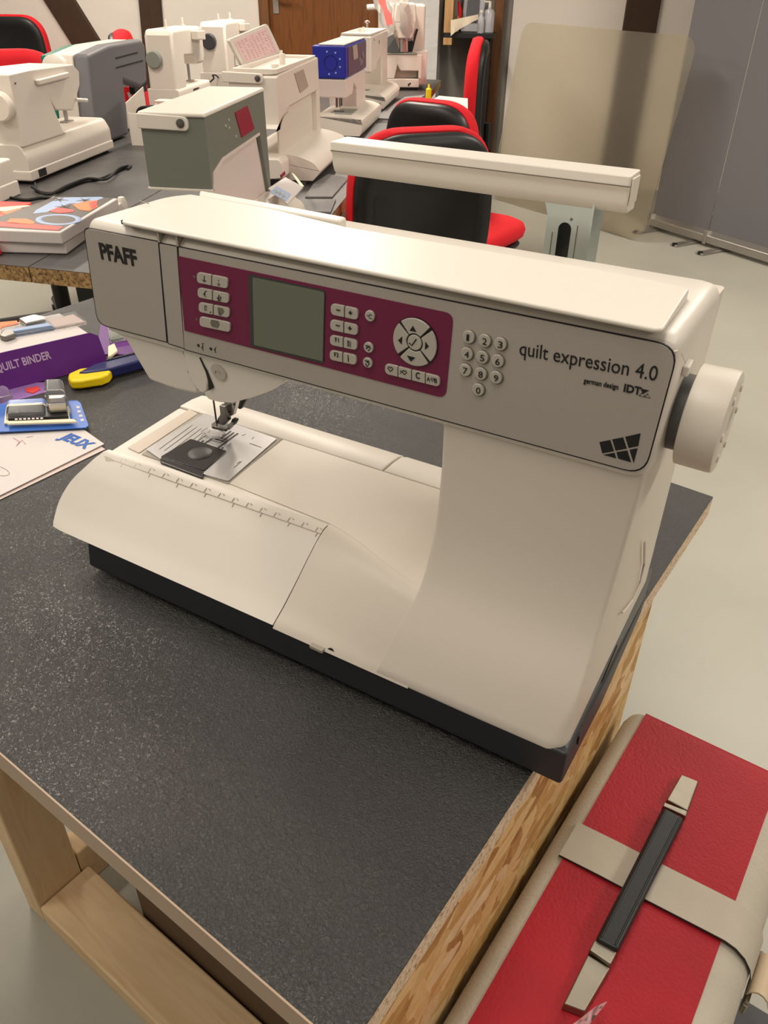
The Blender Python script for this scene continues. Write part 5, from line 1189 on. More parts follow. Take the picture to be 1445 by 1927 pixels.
for i in range(9):
    for j in range(11):
        if random.random() < 0.12: continue
        a, c = (i + 0.25) / 9, (j + 0.2) / 11
        w_ = random.uniform(0.035, 0.07); p = [bil(a, c), bil(min(1, a + w_), c), bil(min(1, a + w_), c + 0.035), bil(a, c + 0.035)]
        m.prism([lidp(x, z, -0.0016) for x, z in p], (0, 0.0004, 0))
tag(m.build('chart_print', 'pinkprint', ld_, local=True), kind='stuff')

# --- blue and white machine
t = thing('sewing_machine', 'blue and white sewing machine with blue box shaped head, in front of the door', 'sewing machine', (-1.1324, 2.1777, 0), YAW, GRP)
Lb, Db, Hb, zbb = 0.4192, 0.114, 0.2734, 0.1763
m = MB(); m.box(0, Lb, 0, Db, zbb, Hb); m.build('head', 'blue', t, local=True, bev=0.006)
m = MB(); m.box(0.006, Lb - 0.004, 0.004, Db - 0.022, Hb + 0.0003, Hb + 0.005); m.build('top_cover', 'bgwhite', t, local=True, bev=0.002)
m = MB(); m.box(Lb * 0.10, Lb * 0.99, -0.0018, 0.0005, zbb + 0.004, Hb - 0.006); m.build('front_panel', 'bluedark', t, local=True, bev=0.001)
scr(t, [(663, 88), (671, 84), (673, 109), (665, 113)], -0.0018, 'screen')
m = MB(); 
for dx, dz in ((0.62, 0.35), (0.70, 0.30), (0.66, 0.2), (0.78, 0.5), (0.82, 0.4), (0.74, 0.22)): m.box(Lb * dx, Lb * dx + 0.018, -0.0028, -0.0017, zbb + (Hb - zbb) * dz, zbb + (Hb - zbb) * dz + 0.01)
m.build('button_marks', 'wheelgrey', t, local=True)
q = LX(t, 622, 118, 0); m = MB(); m.tube([(-0.001, q[0] + 0.022 * math.cos(R(a)), q[1] + 0.022 * math.sin(R(a))) for a in range(0, 361, 24)], 0.0014, 5); m.build('dial_ring', mat('dial_blue', srgb(16, 24, 110), 0.4), t, local=True)
for a in (60, 20, -20, -60, -100, 110): MB().lathe([(0, 0.003), (0.001, 0.003)], (0, q[0] + 0.034 * math.cos(R(180 - a)), q[1] + 0.034 * math.sin(R(a))), (-1, 0, 0), 10).build('dial_mark', 'lightblue', t, local=True)
cprism(t, 'lower_body', [(0.004, zbb - 0.001), (Lb - 0.003, zbb - 0.001), (Lb + 0.004, 0.05), (Lb * 0.60, 0.05), (Lb * 0.56, zbb - 0.05), (Lb * 0.40, zbb - 0.026), (Lb * 0.33, zbb - 0.06), (0.02, zbb - 0.06)], 0.002, Db - 0.004, mat('machine_pinkish_white', srgb(228, 214, 208), 0.35), bev=0.006)
m = MB(); m.prism([(-0.03, y, z) for y, z in roundpoly([(-0.052, 0.006), (-0.062, 0.034), (-0.058, 0.052), (-0.02, 0.066), (Db - 0.01, 0.066), (Db - 0.01, 0.006)], [0.004, 0.02, 0.008, 0.02, 0.006, 0.004], 5)], (Lb + 0.04, 0, 0)); m.build('bed', 'bgwhite', t, local=True, bev=0.004)
cprism(t, 'base', [(-0.02, 0.0), (-0.02, 0.0058), (Lb, 0.0058), (Lb, 0.0)], -0.04, Db - 0.02, 'sidegrey', bev=0)
m = MB(); m.box(0.02, 0.16, -0.012, 0.045, 0.0662, 0.068); m.build('needle_plate', 'wheelgrey', t, local=True)
needle_set(t, 0.07, 0.035, zbb - 0.07, 0.068)
for x in (0.055, 0.07, 0.085): MB().box(x - 0.003, x + 0.003, 0.03, 0.036, zbb - 0.09, zbb - 0.055).build('thread_hook', 'darksteel', t, local=True)
# --- plain white machine behind the blue one
t = thing('sewing_machine', 'plain white sewing machine directly behind the blue one, in front of the overlocker', 'sewing machine', (-1.3957, 2.7703, 0), YAW, GRP)
Lt, Dt, Ht = 0.469, 0.13, 0.273
cprism(t, 'body', [(0.0, 0.14), (0.0, Ht - 0.004), (Lt, Ht), (Lt + 0.006, 0.03), (Lt * 0.66, 0.03), (Lt * 0.66, 0.18), (Lt * 0.35, 0.165), (Lt * 0.3, 0.14)], 0, Dt, 'bgwhite', bev=0.008)
m = MB(); m.holes([(x, y, Ht - 0.003) for x, y in rrect(0.004, Lt - 0.004, 0.004, Dt - 0.004, 0.012)], [[(x, y, Ht - 0.003) for x, y in rrect(0.05, Lt * 0.7, 0.03, Dt - 0.02, 0.01)[::-1]]], (0, 0, 0.007)); m.build('top_rim', 'bgwhite', t, local=True, bev=0.002)
m = MB(); m.lathe([(0, 0.004), (0.022, 0.004), (0.023, 0.011), (0.03, 0.011), (0.034, 0)], (Lt * 0.8, Dt * 0.6, Ht + 0.003), (0, 0, 1), 12); m.build('spool_pin', 'clear', t, local=True)
for x in (0.1, 0.2): MB().lathe([(0, 0.006), (0.018, 0.006), (0.019, 0)], (x, Dt * 0.5, Ht), (0, 0, 1), 10).build('thread_guide', 'cream', t, local=True)
m = MB(); m.prism([(0.0, y, z) for y, z in roundpoly([(-0.052, 0.01), (-0.060, 0.040), (-0.052, 0.058), (-0.01, 0.070), (Dt, 0.070), (Dt, 0.01)], [0.004, 0.01, 0.02, 0.02, 0.006, 0.004], 5)], (Lt, 0, 0)); m.build('bed', 'bgwhite', t, local=True, bev=0.003)
cprism(t, 'base', [(0.01, 0.0), (0.01, 0.0098), (Lt - 0.01, 0.0098), (Lt - 0.01, 0.0)], -0.04, Dt - 0.02, 'sidegrey', bev=0)
for px, py, r_ in ((713, 79, 0.008), (704, 75, 0.004)):
    q = LP(t, px, py, 0); MB().lathe([(0, r_), (0.002, r_)], (q[0], 0, q[1]), (0, -1, 0), 12).build('button', 'wheelgrey', t, local=True)
needle_set(t, 0.07, 0.05, 0.12, 0.0705)

# --- overlocker at the far end of the table
bpt = at(760, 170, 2, 0); oy_ = YAW - R(20)
t = thing('overlock_machine', 'white overlock machine at the far end of the table under a clear plastic bag', 'overlocker', (bpt.x, bpt.y, 0), R(34), GRP)
s = 3.98 / FPX
def ol(name, x0, x1, y0, y1, z0, z1, mt='bgwhite', bev=0.004, par=None): return MB().box(x0, x1, y0, y1, z0, z1).build(name, mt, par or t, local=True, bev=bev)
ol('base', -0.085, 0.075, 0.0, 0.26, 0.012, 0.05)
ol('foot_strip', -0.08, 0.07, 0.01, 0.25, 0.0, 0.0118, 'rubber', 0)
ol('waste_recess', -0.06, 0.07, 0.05, 0.26, 0.0502, 0.085, 'beige')
cprism(t, 'lower_front', [(-0.105, 0.0505), (-0.105, 0.155), (0.085, 0.155), (0.085, 0.05), (0.07, 0.05), (0.07, 0.085), (-0.02, 0.085), (-0.035, 0.11), (-0.05, 0.05)], 0.0, 0.04, 'bgwhite', bev=0.004)
cprism(t, 'body', [(-0.105, 0.0855), (-0.105, 0.16), (0.115, 0.17), (0.115, 0.02), (0.0755, 0.02), (0.0755, 0.0855)], 0.0405, 0.27, 'bgwhite', bev=0.004)
m = MB(); m.box(-0.05, 0.11, 0.14, 0.26, 0.155, 0.36); m.build('column', 'bgwhite', t, local=True, bev=0.012)
m = MB(); hd = [(-0.052, 0.235), (-0.055, 0.30), (-0.047, 0.365), (0.047, 0.367), (0.052, 0.30), (0.042, 0.25), (0.032, 0.222), (-0.035, 0.222)]
m.prism([(x, -0.01, z) for x, z in hd], (0, 0.15, 0)); m.build('head_cover', 'bgwhite', t, local=True, bev=0.008)
ol('head_seam', -0.053, 0.05, -0.0108, -0.0098, 0.290, 0.2925, 'beige', 0)
m = MB(); m.prism([(-0.10, 0.02, 0.162), (-0.10, 0.10, 0.162), (-0.10, 0.10, 0.212), (-0.05, 0.10, 0.235), (-0.05, 0.02, 0.222), (-0.02, 0.02, 0.162)], (0, 0.001, 0)); 
m.build('looper_cover', 'black', t, local=True)
ol('cloth_plate', -0.09, 0.06, -0.005, 0.06, 0.1555, 0.160, 'wheelgrey', 0.001)
for k, (x, mt_) in enumerate(((-0.015, 'plate'), (0.0, 'steel'), (0.02, 'black'), (0.03, 'black'))):
    m = MB(); m.tube([(x, 0.02, 0.235), (x + 0.003, 0.02, 0.165)], 0.007 if k else 0.014, 8); m.build('thread_looper', mt_, t, local=True)
m = MB(); m.tube([(0.058, 0.01, 0.262), (0.05, 0.01, 0.235), (0.035, 0.01, 0.175)], 0.006, 6); m.build('thread_arm', 'black', t, local=True)
m = MB(); m.tube([(-0.012, 0.11, 0.35), (-0.012, 0.11, 0.455)], 0.013, 10); m.build('thread_pole', 'bgwhite', t, local=True)
m = MB(); m.tube([(0.015, 0.13, 0.35), (0.015, 0.13, 0.455)], 0.008, 10); m.build('thread_pole', 'bgwhite', t, local=True)
ol('lamp_socket', 0.02, 0.026, -0.003, 0.0005, 0.02, 0.03, 'ink', 0)
MB().lathe([(0, 0.004), (0.001, 0.004)], (0.03, -0.0002, 0.03), (0, -1, 0), 10).build('badge', 'ink', t, local=True)
# crumpled clear bag with red print over it
m = MB(); g2 = []
ctr = BASE[t.name]
for i in range(9):
    row = []
    for j in range(9):
        a = i / 8; b_ = j / 8
        p = Vector((-0.19 + 0.15 * b_ + 0.10 * a, 0.02 + 0.05 * math.sin(4 * a + 3 * b_) + 0.03 * math.cos(9 * b_ + 2 * a), 0.47 - 0.24 * a + 0.03 * math.sin(7 * b_)))
        row.append(ctr @ (p + Vector((random.uniform(-1, 1), random.uniform(-1, 1), random.uniform(-1, 1))) * 0.008))
    g2.append(row)
m.slab(g2, (0.0, 0.0015, 0.0)); bag = m.build('plastic_bag', mat('bag_film', (0.92, 0.88, 0.86, 1), 0.15, trans=0.75, ior=1.1), base=None, ang=70)
tag(bag, 'crumpled clear plastic bag hanging over the overlock machine', 'bag')
g3 = [[r_[k] - VF * 0.004 for k in (1, 2)] for r_ in g2[1:8]]
m = MB(); m.slab(g3, (0, -0.0008, 0)); m.build('red_print', mat('pale_red_print', srgb(214, 96, 92), 0.5), bag)
# white rod of the thread stand sticking out to the left
a, b_ = atd(690, 14, 4.15), atd(757, 10, 4.15)
rs = thing('thread_stand', 'white horizontal thread rail on a pole in front of the door, left of the overlocker', 'stand', (lerp(a.x, b_.x, 0.95), lerp(a.y, b_.y, 0.95), 0))
m = MB(); m.tube([a, a.lerp(b_, 0.02), b_], [0.011, 0.014, 0.014], 10); m.build('rail', 'bgwhite', rs)
e = a.lerp(b_, 0.95); m = MB(); m.tube([Vector((e.x, e.y, 0.0)), e], 0.008, 8); m.build('pole', 'bgwhite', rs)
MB().lathe([(0, 0.05), (0.012, 0.048)], Vector((e.x, e.y, 0)), (0, 0, 1), 20).build('foot_plate', 'bgwhite', rs)

# --- machines at the left, seen from behind
YB2 = YAW + PI
def back_machine(label, corner, L, D, name='sewing_machine', cat='sewing machine', dy=0.0, lx=None):
    c = at(*corner, 2, 0); mw = Matrix.Translation(c) @ Matrix.Rotation(YB2 + dy, 4, 'Z') @ Matrix.Translation((-(L if lx is None else lx), -D, 0))
    return thing(name, label, cat, None, 0, GRP, mw=mw)
t = back_machine('white sewing machine turned away with round handwheel, at the left edge of the photo', (62, 348), 0.40, 0.16)
LW, DW = 0.40, 0.16
out = [LP(t, *p, DW) for p in [(20, 140), (60, 131), (140, 121), (152, 135), (153, 160), (141, 208), (110, 208), (101, 194), (121, 245), (136, 279), (150, 281)]]
zbed = 0.095
pts = out[:9] + [(out[9][0], zbed - 0.006), (LW - 0.005, zbed - 0.006)]
pts[0] = (LW - 0.01, pts[0][1]); 
cprism(t, 'body', pts, 0.02, DW - 0.004, 'bgwhite', bev=0.014, seg=4)
xe = LP(t, 208, 247, DW)[0]
m = MB(); m.prism([(xe, y, z) for y, z in roundpoly([(0.0, 0.012), (0.0, zbed - 0.01), (0.02, zbed), (DW - 0.015, zbed), (DW, zbed - 0.03), (DW, 0.012)], [0.004, 0.01, 0.01, 0.012, 0.008, 0.004], 4)], (LW - xe, 0, 0)); m.build('bed', 'bgwhite', t, local=True, bev=0.004)
MB().box(xe - 0.003, LW + 0.003, -0.002, DW + 0.003, 0.008, 0.034).build('base', 'bgwhite', t, local=True, bev=0.005)
for x in (xe + 0.02, LW - 0.03):
    for y in (0.02, DW - 0.02): MB().lathe([(0, 0.01), (0.0082, 0.01)], (x, y, 0), (0, 0, 1), 10).build('foot', 'rubber', t, local=True)
m = MB(); q = LX(t, 3, 200, LW + 0.002); m.lathe([(0, 0.030), (0.004, 0.034), (0.022, 0.034), (0.026, 0.030), (0.026, 0)], (LW - 0.004, q[0], q[1]), (1, 0, 0), 28); m.build('handwheel', 'bgwhite', t, local=True)
hz = [LP(t, *p, DW) for p in [(66, 150), (125, 135), (128, 146), (70, 161)]]
cprism(t, 'handle', hz, DW - 0.003, DW + 0.008, 'bgwhite', bev=0.004)
MB().box(LW - 0.075, LW - 0.035, DW - 0.002, DW + 0.0036, 0.012, 0.030).build('power_socket', 'black', t, local=True)
MB().lathe([(0, 0.0025), (0.002, 0.0025)], (LP(t, 31, 157, DW)[0], DW - 0.004, LP(t, 31, 157, DW)[1]), (0, 1, 0), 8).build('screw', 'darksteel', t, local=True)
q = LP(t, 122, 225, DW * 0.5); m = MB(); m.tube([(q[0] - 0.01, DW * 0.5, 0.15), (q[0] - 0.01, DW * 0.5, zbed + 0.004)], 0.006, 8); m.box(q[0] - 0.03, q[0] + 0.01, DW * 0.5 - 0.012, DW * 0.5 + 0.012, zbed + 0.0005, zbed + 0.004); m.build('presser_foot', 'steel', t, local=True)
m = MB(); q = LP(t, 150, 189, DW); m.tube([(q[0] + 0.02, DW, q[1] + 0.004), (q[0] - 0.02, DW + 0.012, q[1] - 0.002)], 0.005, 8); m.build('lifter_lever', 'bgwhite', t, local=True)
# fragment of another white machine at the very left
t = back_machine('corner of a white sewing machine base at the left edge, nearest of the left row', (36, 366), 0.30, 0.15, lx=0.0)
hb_ = [LP(t, *p, 0.15) for p in [(24, 312), (38, 350)]]
m = MB(); m.prism([(0, y, z) for y, z in roundpoly([(0, 0.005), (0, 0.085), (0.15, 0.085), (0.152, 0.005)], 0.006, 3)], (0.30, 0, 0)); m.build('bed', 'bgwhite', t, local=True, bev=0.004)
MB().box(-0.003, 0.303, -0.002, 0.155, 0.0, 0.034).build('base', 'bgwhite', t, local=True, bev=0.004)
cprism(t, 'column', [(0.2, 0.086), (0.2, 0.26), (0.295, 0.26), (0.295, 0.086)], 0.01, 0.14, 'bgwhite', bev=0.01)
# grey, white and green machine
LG, DG = 0.42, 0.20
t = back_machine('large grey, white and green embroidery machine with two dark slots, seen from behind', (217, 267), LG, DG)
sh = [LP(t, *p, DG) for p in [(183, 279), (165, 102), (205, 84), (266, 74), (274, 84), (278, 155), (267, 165), (233, 152), (240, 212), (246, 268)]]
sh = [(x, max(z, 0.004)) for x, z in sh]
cprism(t, 'rear_shell', sh, DG - 0.05, DG, 'greybig', bev=0.012, seg=4)
top = max(z for _, z in sh); xs_ = [x for x, _ in sh]
inn = [(max(xs_) - 0.004, 0.004)] + [(x - 0.0, z - 0.002) for x, z in sh[1:6]] + [(sh[6][0], sh[6][1]), (sh[7][0] + 0.004, sh[7][1]), (sh[8][0], 0.06), (sh[6][0], 0.06), (sh[6][0], 0.004)]
cprism(t, 'white_body', inn, DG - 0.12, DG - 0.0505, 'bgwhite', bev=0.006)
cprism(t, 'green_front', [(x + 0.002, z - (0.004 if z > 0.1 else 0)) for x, z in inn], DG - 0.155, DG - 0.1205, 'green', bev=0.006)
m = MB(); q = LX(t, 160, 150, max(xs_)); m.lathe([(0, 0.036), (0.004, 0.040), (0.022, 0.040), (0.026, 0.034), (0.026, 0)], (max(xs_) - 0.008, DG - 0.085, 0.22), (1, 0, 0), 28); m.build('handwheel', 'bgwhite', t, local=True)
for a, b_ in (((217, 111), (259, 100)), ((218, 129), (269, 115))):
    q0_, q1_ = LP(t, *a, DG), LP(t, *b_, DG); MB().prism([(q0_[0], DG - 0.001, q0_[1]), (q1_[0], DG - 0.001, q1_[1]), (q1_[0], DG - 0.001, q1_[1] + 0.004), (q0_[0], DG - 0.001, q0_[1] + 0.004)], (0, 0.002, 0)).build('slot', 'ink', t, local=True)
q0_, q1_ = LP(t, 238, 148, DG - 0.08), LP(t, 264, 164, DG - 0.08)
MB().box(min(q0_[0], q1_[0]), max(q0_[0], q1_[0]), DG - 0.075, DG - 0.055, q1_[1] - 0.012, q0_[1]).build('needle_unit', 'black', t, local=True)
x_ = (q0_[0] + q1_[0]) / 2; m = MB(); m.tube([(x_, DG - 0.065, q1_[1]), (x_, DG - 0.065, 0.062)], 0.006, 8); m.build('needle_bar', 'plate', t, local=True)
# red box seen through its throat
p = atd(252, 175, 2.95); rbx = thing('box', 'bright red box with white marks behind the grey and green machine', 'box', (p.x, p.y, 0))
rb0 = [atd(a, c, 2.95) for a, c in [(234, 164), (266, 162), (276, 195), (233, 200)]]
m = MB(); m.prism([Vector((q.x, q.y, 0)) for q in (rb0[0], rb0[1])] + [Vector((q.x, q.y, 0)) + VF * 0.08 for q in (rb0[1], rb0[0])], (0, 0, max(0.05, rb0[0].z))); m.build('carton', 'red', rbx)
m = MB(); 
for a, c in ((243, 174), (257, 176)): 
    q = atd(a, c, 2.948); m.prism([q - VR * 0.008, q + VR * 0.008, q + VR * 0.005 - Z * 0.025, q - VR * 0.003 - Z * 0.025], VF * 0.0006)
m.build('print', 'paper', rbx)
# white accessory tray with a coiled cord
c = at(250, 274, 2, 0)
t = thing('accessory_box', 'open white accessory box with a coiled black cord, beside the grey and green machine', 'box', None, mw=Matrix.Translation(c) @ Matrix.Rotation(YAW - PI / 2, 4, 'Z'))
MB().box(0.0, 0.14, 0.0, 0.003, 0.0, 0.095).build('side', 'bgwhite', t, local=True, bev=0.001)
m = MB(); m.prism([(-0.0032, 0.0, 0.0), (-0.0032, 0.15, 0.0), (-0.0032, 0.15, 0.155), (-0.0032, 0.0, 0.125)], (0.003, 0, 0)); m.build('side', 'bgwhite', t, local=True, bev=0.001)
MB().box(0.0, 0.14, 0.0032, 0.15, 0.0, 0.004).build('bottom', 'bgwhite', t, local=True)
MB().box(0.0, 0.14, 0.147, 0.15, 0.0042, 0.095).build('side', 'bgwhite', t, local=True, bev=0.001)
MB().box(0.137, 0.14, 0.0032, 0.1468, 0.0042, 0.095).build('side', 'bgwhite', t, local=True, bev=0.001)
m = MB(); m.prism([(0.07, 0.05, 0.06), (0.13, 0.05, 0.06), (0.13, 0.13, 0.115), (0.07, 0.13, 0.115)], (0, 0.006, -0.02)); m.build('loose_lid', 'bgwhite', t, local=True, bev=0.002)
q = BASE[t.name]
m = MB()
for k in range(5): m.tube([q @ Vector((0.045 + 0.03 * math.cos(a) + 0.004 * k, 0.03 + 0.006 * k, 0.085 + 0.026 * math.sin(a))) for a in [2 * PI * j / 20 for j in range(21)]], 0.0032, 6)
tag(m.build('coiled_cord', 'rubber'), 'coiled black cord lying in the white accessory box', 'cord')
# white machine with grey handwheel, and one with black handwheel
def small_back(label, corner, wheel, wheelmat, L, D, H, px_w, dy=0.0):
    t = back_machine(label, corner, L, D, dy=dy)
    cprism(t, 'body', [(L, 0.03), (L - 0.004, H * 0.6), (L - 0.012, H - 0.02), (L - 0.03, H), (0.02, H), (0.0, H - 0.02), (0.0, H * 0.6), (0.02, H * 0.5), (0.10, H * 0.5), (0.13, H * 0.62), (L * 0.66, H * 0.64), (L * 0.68, 0.07)], 0.015, D - 0.005, 'bgwhite', bev=0.012, seg=4)
    m = MB(); m.prism([(-0.02, y, z) for y, z in roundpoly([(0.0, 0.005), (0.0, 0.07), (D, 0.07), (D, 0.005)], 0.012, 4)], (L + 0.02, 0, 0)); m.build('bed', 'bgwhite', t, local=True, bev=0.004)
    MB().box(-0.015, L - 0.005, 0.005, D - 0.005, 0, 0.006).build('base', 'rubber', t, local=True)
    q = LX(t, *px_w, L); m = MB(); m.lathe([(0, wheel * 0.9), (0.004, wheel), (0.02, wheel), (0.024, wheel * 0.88), (0.024, 0)], (L - 0.006, q[0], q[1]), (1, 0, 0), 28); m.build('handwheel', wheelmat, t, local=True)
    for x, y in ((0.06, D * 0.5), (L - 0.09, D * 0.6)): m = MB(); m.lathe([(0, 0.012), (0.004, 0.012), (0.005, 0.004), (0.03, 0.004), (0.032, 0)], (x, y, H), (0, 0, 1), 10); m.build('spool_pin', 'bgwhite', t, local=True)
    m = MB(); m.prism([(0.05, D - 0.005, H - 0.05), (0.15, D - 0.005, H - 0.045), (0.15, D - 0.005, H - 0.012), (0.05, D - 0.005, H - 0.015)], (0, 0.03, 0)); m.build('thread_unit', 'bgwhite', t, local=True, bev=0.004)
    m = MB(); m.tube([(0.05, D * 0.5, H * 0.5), (0.05, D * 0.5, 0.072)], 0.006, 8); m.box(0.03, 0.08, D * 0.5 - 0.015, D * 0.5 + 0.015, 0.0705, 0.075); m.build('presser_foot', 'steel', t, local=True)
    return t
small_back('white sewing machine with round grey handwheel, beyond the white accessory box', (340, 204), 0.032, 'wheelgrey', 0.38, 0.14, 0.28, (291, 112))
small_back('white sewing machine with round black handwheel, last of the left row', (434, 168), 0.034, 'wheeldark', 0.38, 0.15, 0.28, (394, 78))
# speed pedals and cords
p = atd(318, 190, 2.45); 
t = thing('foot_pedal', 'white foot pedal lying beside the machine with grey handwheel', 'pedal', at(312, 218, 2, 0), YAW)
m = MB(); m.hexa([(-0.06, -0.045, 0), (0.06, -0.045, 0), (0.06, 0.045, 0), (-0.06, 0.045, 0)], [(-0.05, -0.04, 0.03), (0.055, -0.04, 0.055), (0.055, 0.04, 0.055), (-0.05, 0.04, 0.03)]); m.build('housing', 'bgwhite', t, local=True, bev=0.006)
MB().box(-0.03, 0.03, -0.03, 0.03, 0.048, 0.056).build('pedal_plate', 'cream', t, local=True, bev=0.002)
def cord(label, pix, r=0.0035, z=0.0035):
    P = smooth_curve([at(a, c, 2, z) for a, c in pix], len(pix) * 6); m = MB(); m.tube(P, r, 6); return tag(m.build('power_cord', 'rubber'), label, 'cord', 'black cords on the far table')
cord('black cord running from the turned white machine over the dark table', [(66, 345), (70, 358), (100, 363), (150, 344), (190, 336), (230, 318), (246, 312), (240, 318)])
cord('second black cord curling past the white accessory box', [(60, 352), (90, 366), (125, 350), (165, 336), (200, 337), (222, 318), (240, 312)], z=0.009)
cord('black cord looping at the foot of the turned white machine, beside the books', [(20, 372), (50, 376), (80, 372), (110, 375)], z=0.0035)
cpts = [at(358, 182, 2, 0.01), at(362, 170, 2, 0.05), at(385, 161, 2, 0.05), at(402, 148, 2, 0.06), at(400, 142, 2, 0.08), at(408, 143, 2, 0.06), at(420, 158, 2, 0.01)]
m = MB(); m.tube(smooth_curve(cpts, 40), 0.0035, 6); tag(m.build('power_cord', 'rubber'), 'thin black cord between the machines with grey and black handwheels', 'cord')

# --- boxes and books at the left end of the far table
def stack_box(name, label, z0, z1, pixb, mt, cat, cover=None):
    P = [at(a, c, 2, z1) for a, c in pixb]; c = sum(P, Vector()) / len(P)
    t = thing(name, label, cat, (c.x, c.y, z0)); m = MB(); m.prism([Vector((p.x, p.y, z0)) for p in P], (0, 0, z1 - z0)); m.build('cover', mt, t, bev=0.003); return t
h1 = 0.022; h2 = 0.046
def para(fr, br, blf, z):
    a, b, c = at(*fr, 2, z), at(*br, 2, z), at(*blf, 2, z); return [a + c - b, a, b, c]
def stack_box2(name, label, z0, z1, P, mt, cat):
    c = sum(P, Vector()) / len(P); t = thing(name, label, cat, (c.x, c.y, z0)); m = MB(); m.prism([Vector((p.x, p.y, z0)) for p in P], (0, 0, z1 - z0)); m.build('cover', mt, t, bev=0.003); return t
Q1 = para((122, 458), (229, 381), (96, 378), h1); Q2 = para((114, 437), (222, 373), (100, 369), h2)
stack_box2('white_box', 'flat white cardboard box under the colourful boxed pattern', 0.0005, h1, Q1, 'paper', 'box')
t = stack_box2('pattern_box', 'white box with colourful abstract cover print of black, red and blue, atop a white box', h1 + 0.0006, h2, Q2, 'paper', 'box')
def cov(pix, mt, lv=1, name='cover_print'):
    m = MB(); m.prism([at(a, c, 2, h2) for a, c in pix], (0, 0, 0.0004 * lv)); m.build(name, mt, t)
cov([(-50, 426), (112, 435), (214, 373), (104, 370)], 'darkprint', 1)
cov([(-40, 424), (108, 434), (120, 427), (60, 422), (-20, 416)], 'redprint', 2)
cov([(20, 412), (50, 412), (66, 418), (62, 424), (10, 420)], 'orange', 2)
cov([(62, 403), (68, 396), (110, 373), (140, 372), (190, 371), (196, 373), (170, 382), (130, 384), (88, 400)], 'lightblue', 2)
cov([(92, 398), (110, 391), (140, 396), (138, 400), (112, 402)], 'redprint', 3)
cov([(136, 386), (160, 380), (180, 378), (184, 390), (168, 398), (150, 396)], 'orange', 3)
cov([(168, 383), (184, 378), (182, 390), (172, 394)], 'redprint', 4)
m = MB(); cc = [at(110 + 38 * math.cos(2 * PI * k / 24), 412 + 9 * math.sin(2 * PI * k / 24), 2, h2 + 0.0014) for k in range(25)]; m.tube(cc, 0.006, 6)
for v_ in m.bm.verts: v_.co.z = h2 + 0.0004 + (v_.co.z - h2 - 0.0014) * 0.12
m.build('cover_ring', 'lightblue', t)
for c_ in ((112, 376), (160, 377), (120, 389)):
    for k in range(5):
        a = 2 * PI * k / 5 + c_[0]; m = MB(); p0 = (c_[0] - 3 * math.sin(a), c_[1] + 1.2 * math.cos(a)); p1 = (c_[0] + 3 * math.sin(a), c_[1] - 1.2 * math.cos(a)); tip = (c_[0] + 17 * math.cos(a), c_[1] + 5 * math.sin(a))
        m.prism([at(*p0, 2, h2 + 0.0009), at(*p1, 2, h2 + 0.0009), at(*tip, 2, h2 + 0.0009)], (0, 0, 0.0003)); m.build('cover_star', 'darkprint', t)
lft = (Q2[0] - Q2[1]).normalized(); gp = min((q - Q2[0]).dot(lft) for q in Q1) ; off_ = max((q - Q2[0]).dot(lft) for q in Q1) + 0.004
B_ = [Q2[0] + lft * off_ + (Q2[3] - Q2[0]) * 0.02, Q2[3] + lft * (off_) - (Q2[3] - Q2[0]) * 0.12]; B_ += [B_[1] + lft * 0.13, B_[0] + lft * 0.13]
t = stack_box2('book', 'red covered book with yellow streak, beside the colourful boxed pattern', 0.0005, 0.040, B_, 'redprint', 'book')
m = MB(); m.prism([at(a, c, 2, 0.0402) for a, c in [(-30, 396), (-20, 392), (44, 387), (60, 387), (10, 398)]], (0, 0, 0.0006)); m.build('cover_print', 'ivory', t)
m = MB(); m.prism([at(a, c, 2, 0.0402) for a, c in [(0, 400), (40, 392), (44, 394), (10, 404)]], (0, 0, 0.0006)); m.build('cover_print', 'orange', t)
p = at(223, 381, 2, 0.02); m = MB(); m.lathe([(0, 0.011), (0.02, 0.011), (0.03, 0.007), (0.032, 0)], (p.x, p.y + 0.01, 0.0), (0, 0, 1), 14); tag(m.build('thread_spool', 'bgwhite'), 'small white spool standing behind the colourful boxed pattern', 'spool')
m = MB(); m.prism([at(a, c, 2, 0.003) for a, c in [(-60, 462), (-2, 458), (3, 478), (-30, 482)]], (0, 0, 0.016)); tag(m.build('folder', 'red'), 'red folder edge sticking out left of the flat white box', 'folder')
# grey felt mats along the right edge of the table
def felt(label, pix):
    m = MB(); m.prism([at(a, c, 2, 0.0005) for a, c in pix], (0, 0, 0.004)); return tag(m.build('felt_mat', 'felt'), label, 'mat', 'grey felt mats at the table edge')
felt('grey felt mat nearest, beside the leaflet on the grey machine', [(566, 378), (632, 378), (622, 402), (540, 400)])
felt('grey felt mat before the white machine with raised lid', [(590, 348), (618, 330), (655, 338), (625, 373), (574, 373)])
felt('grey felt mat beside the blue machine', [(706, 234), (742, 234), (712, 282), (672, 282)])
felt('grey felt mat beside the plain white machine', [(722, 210), (762, 184), (800, 180), (738, 226), (706, 224)])

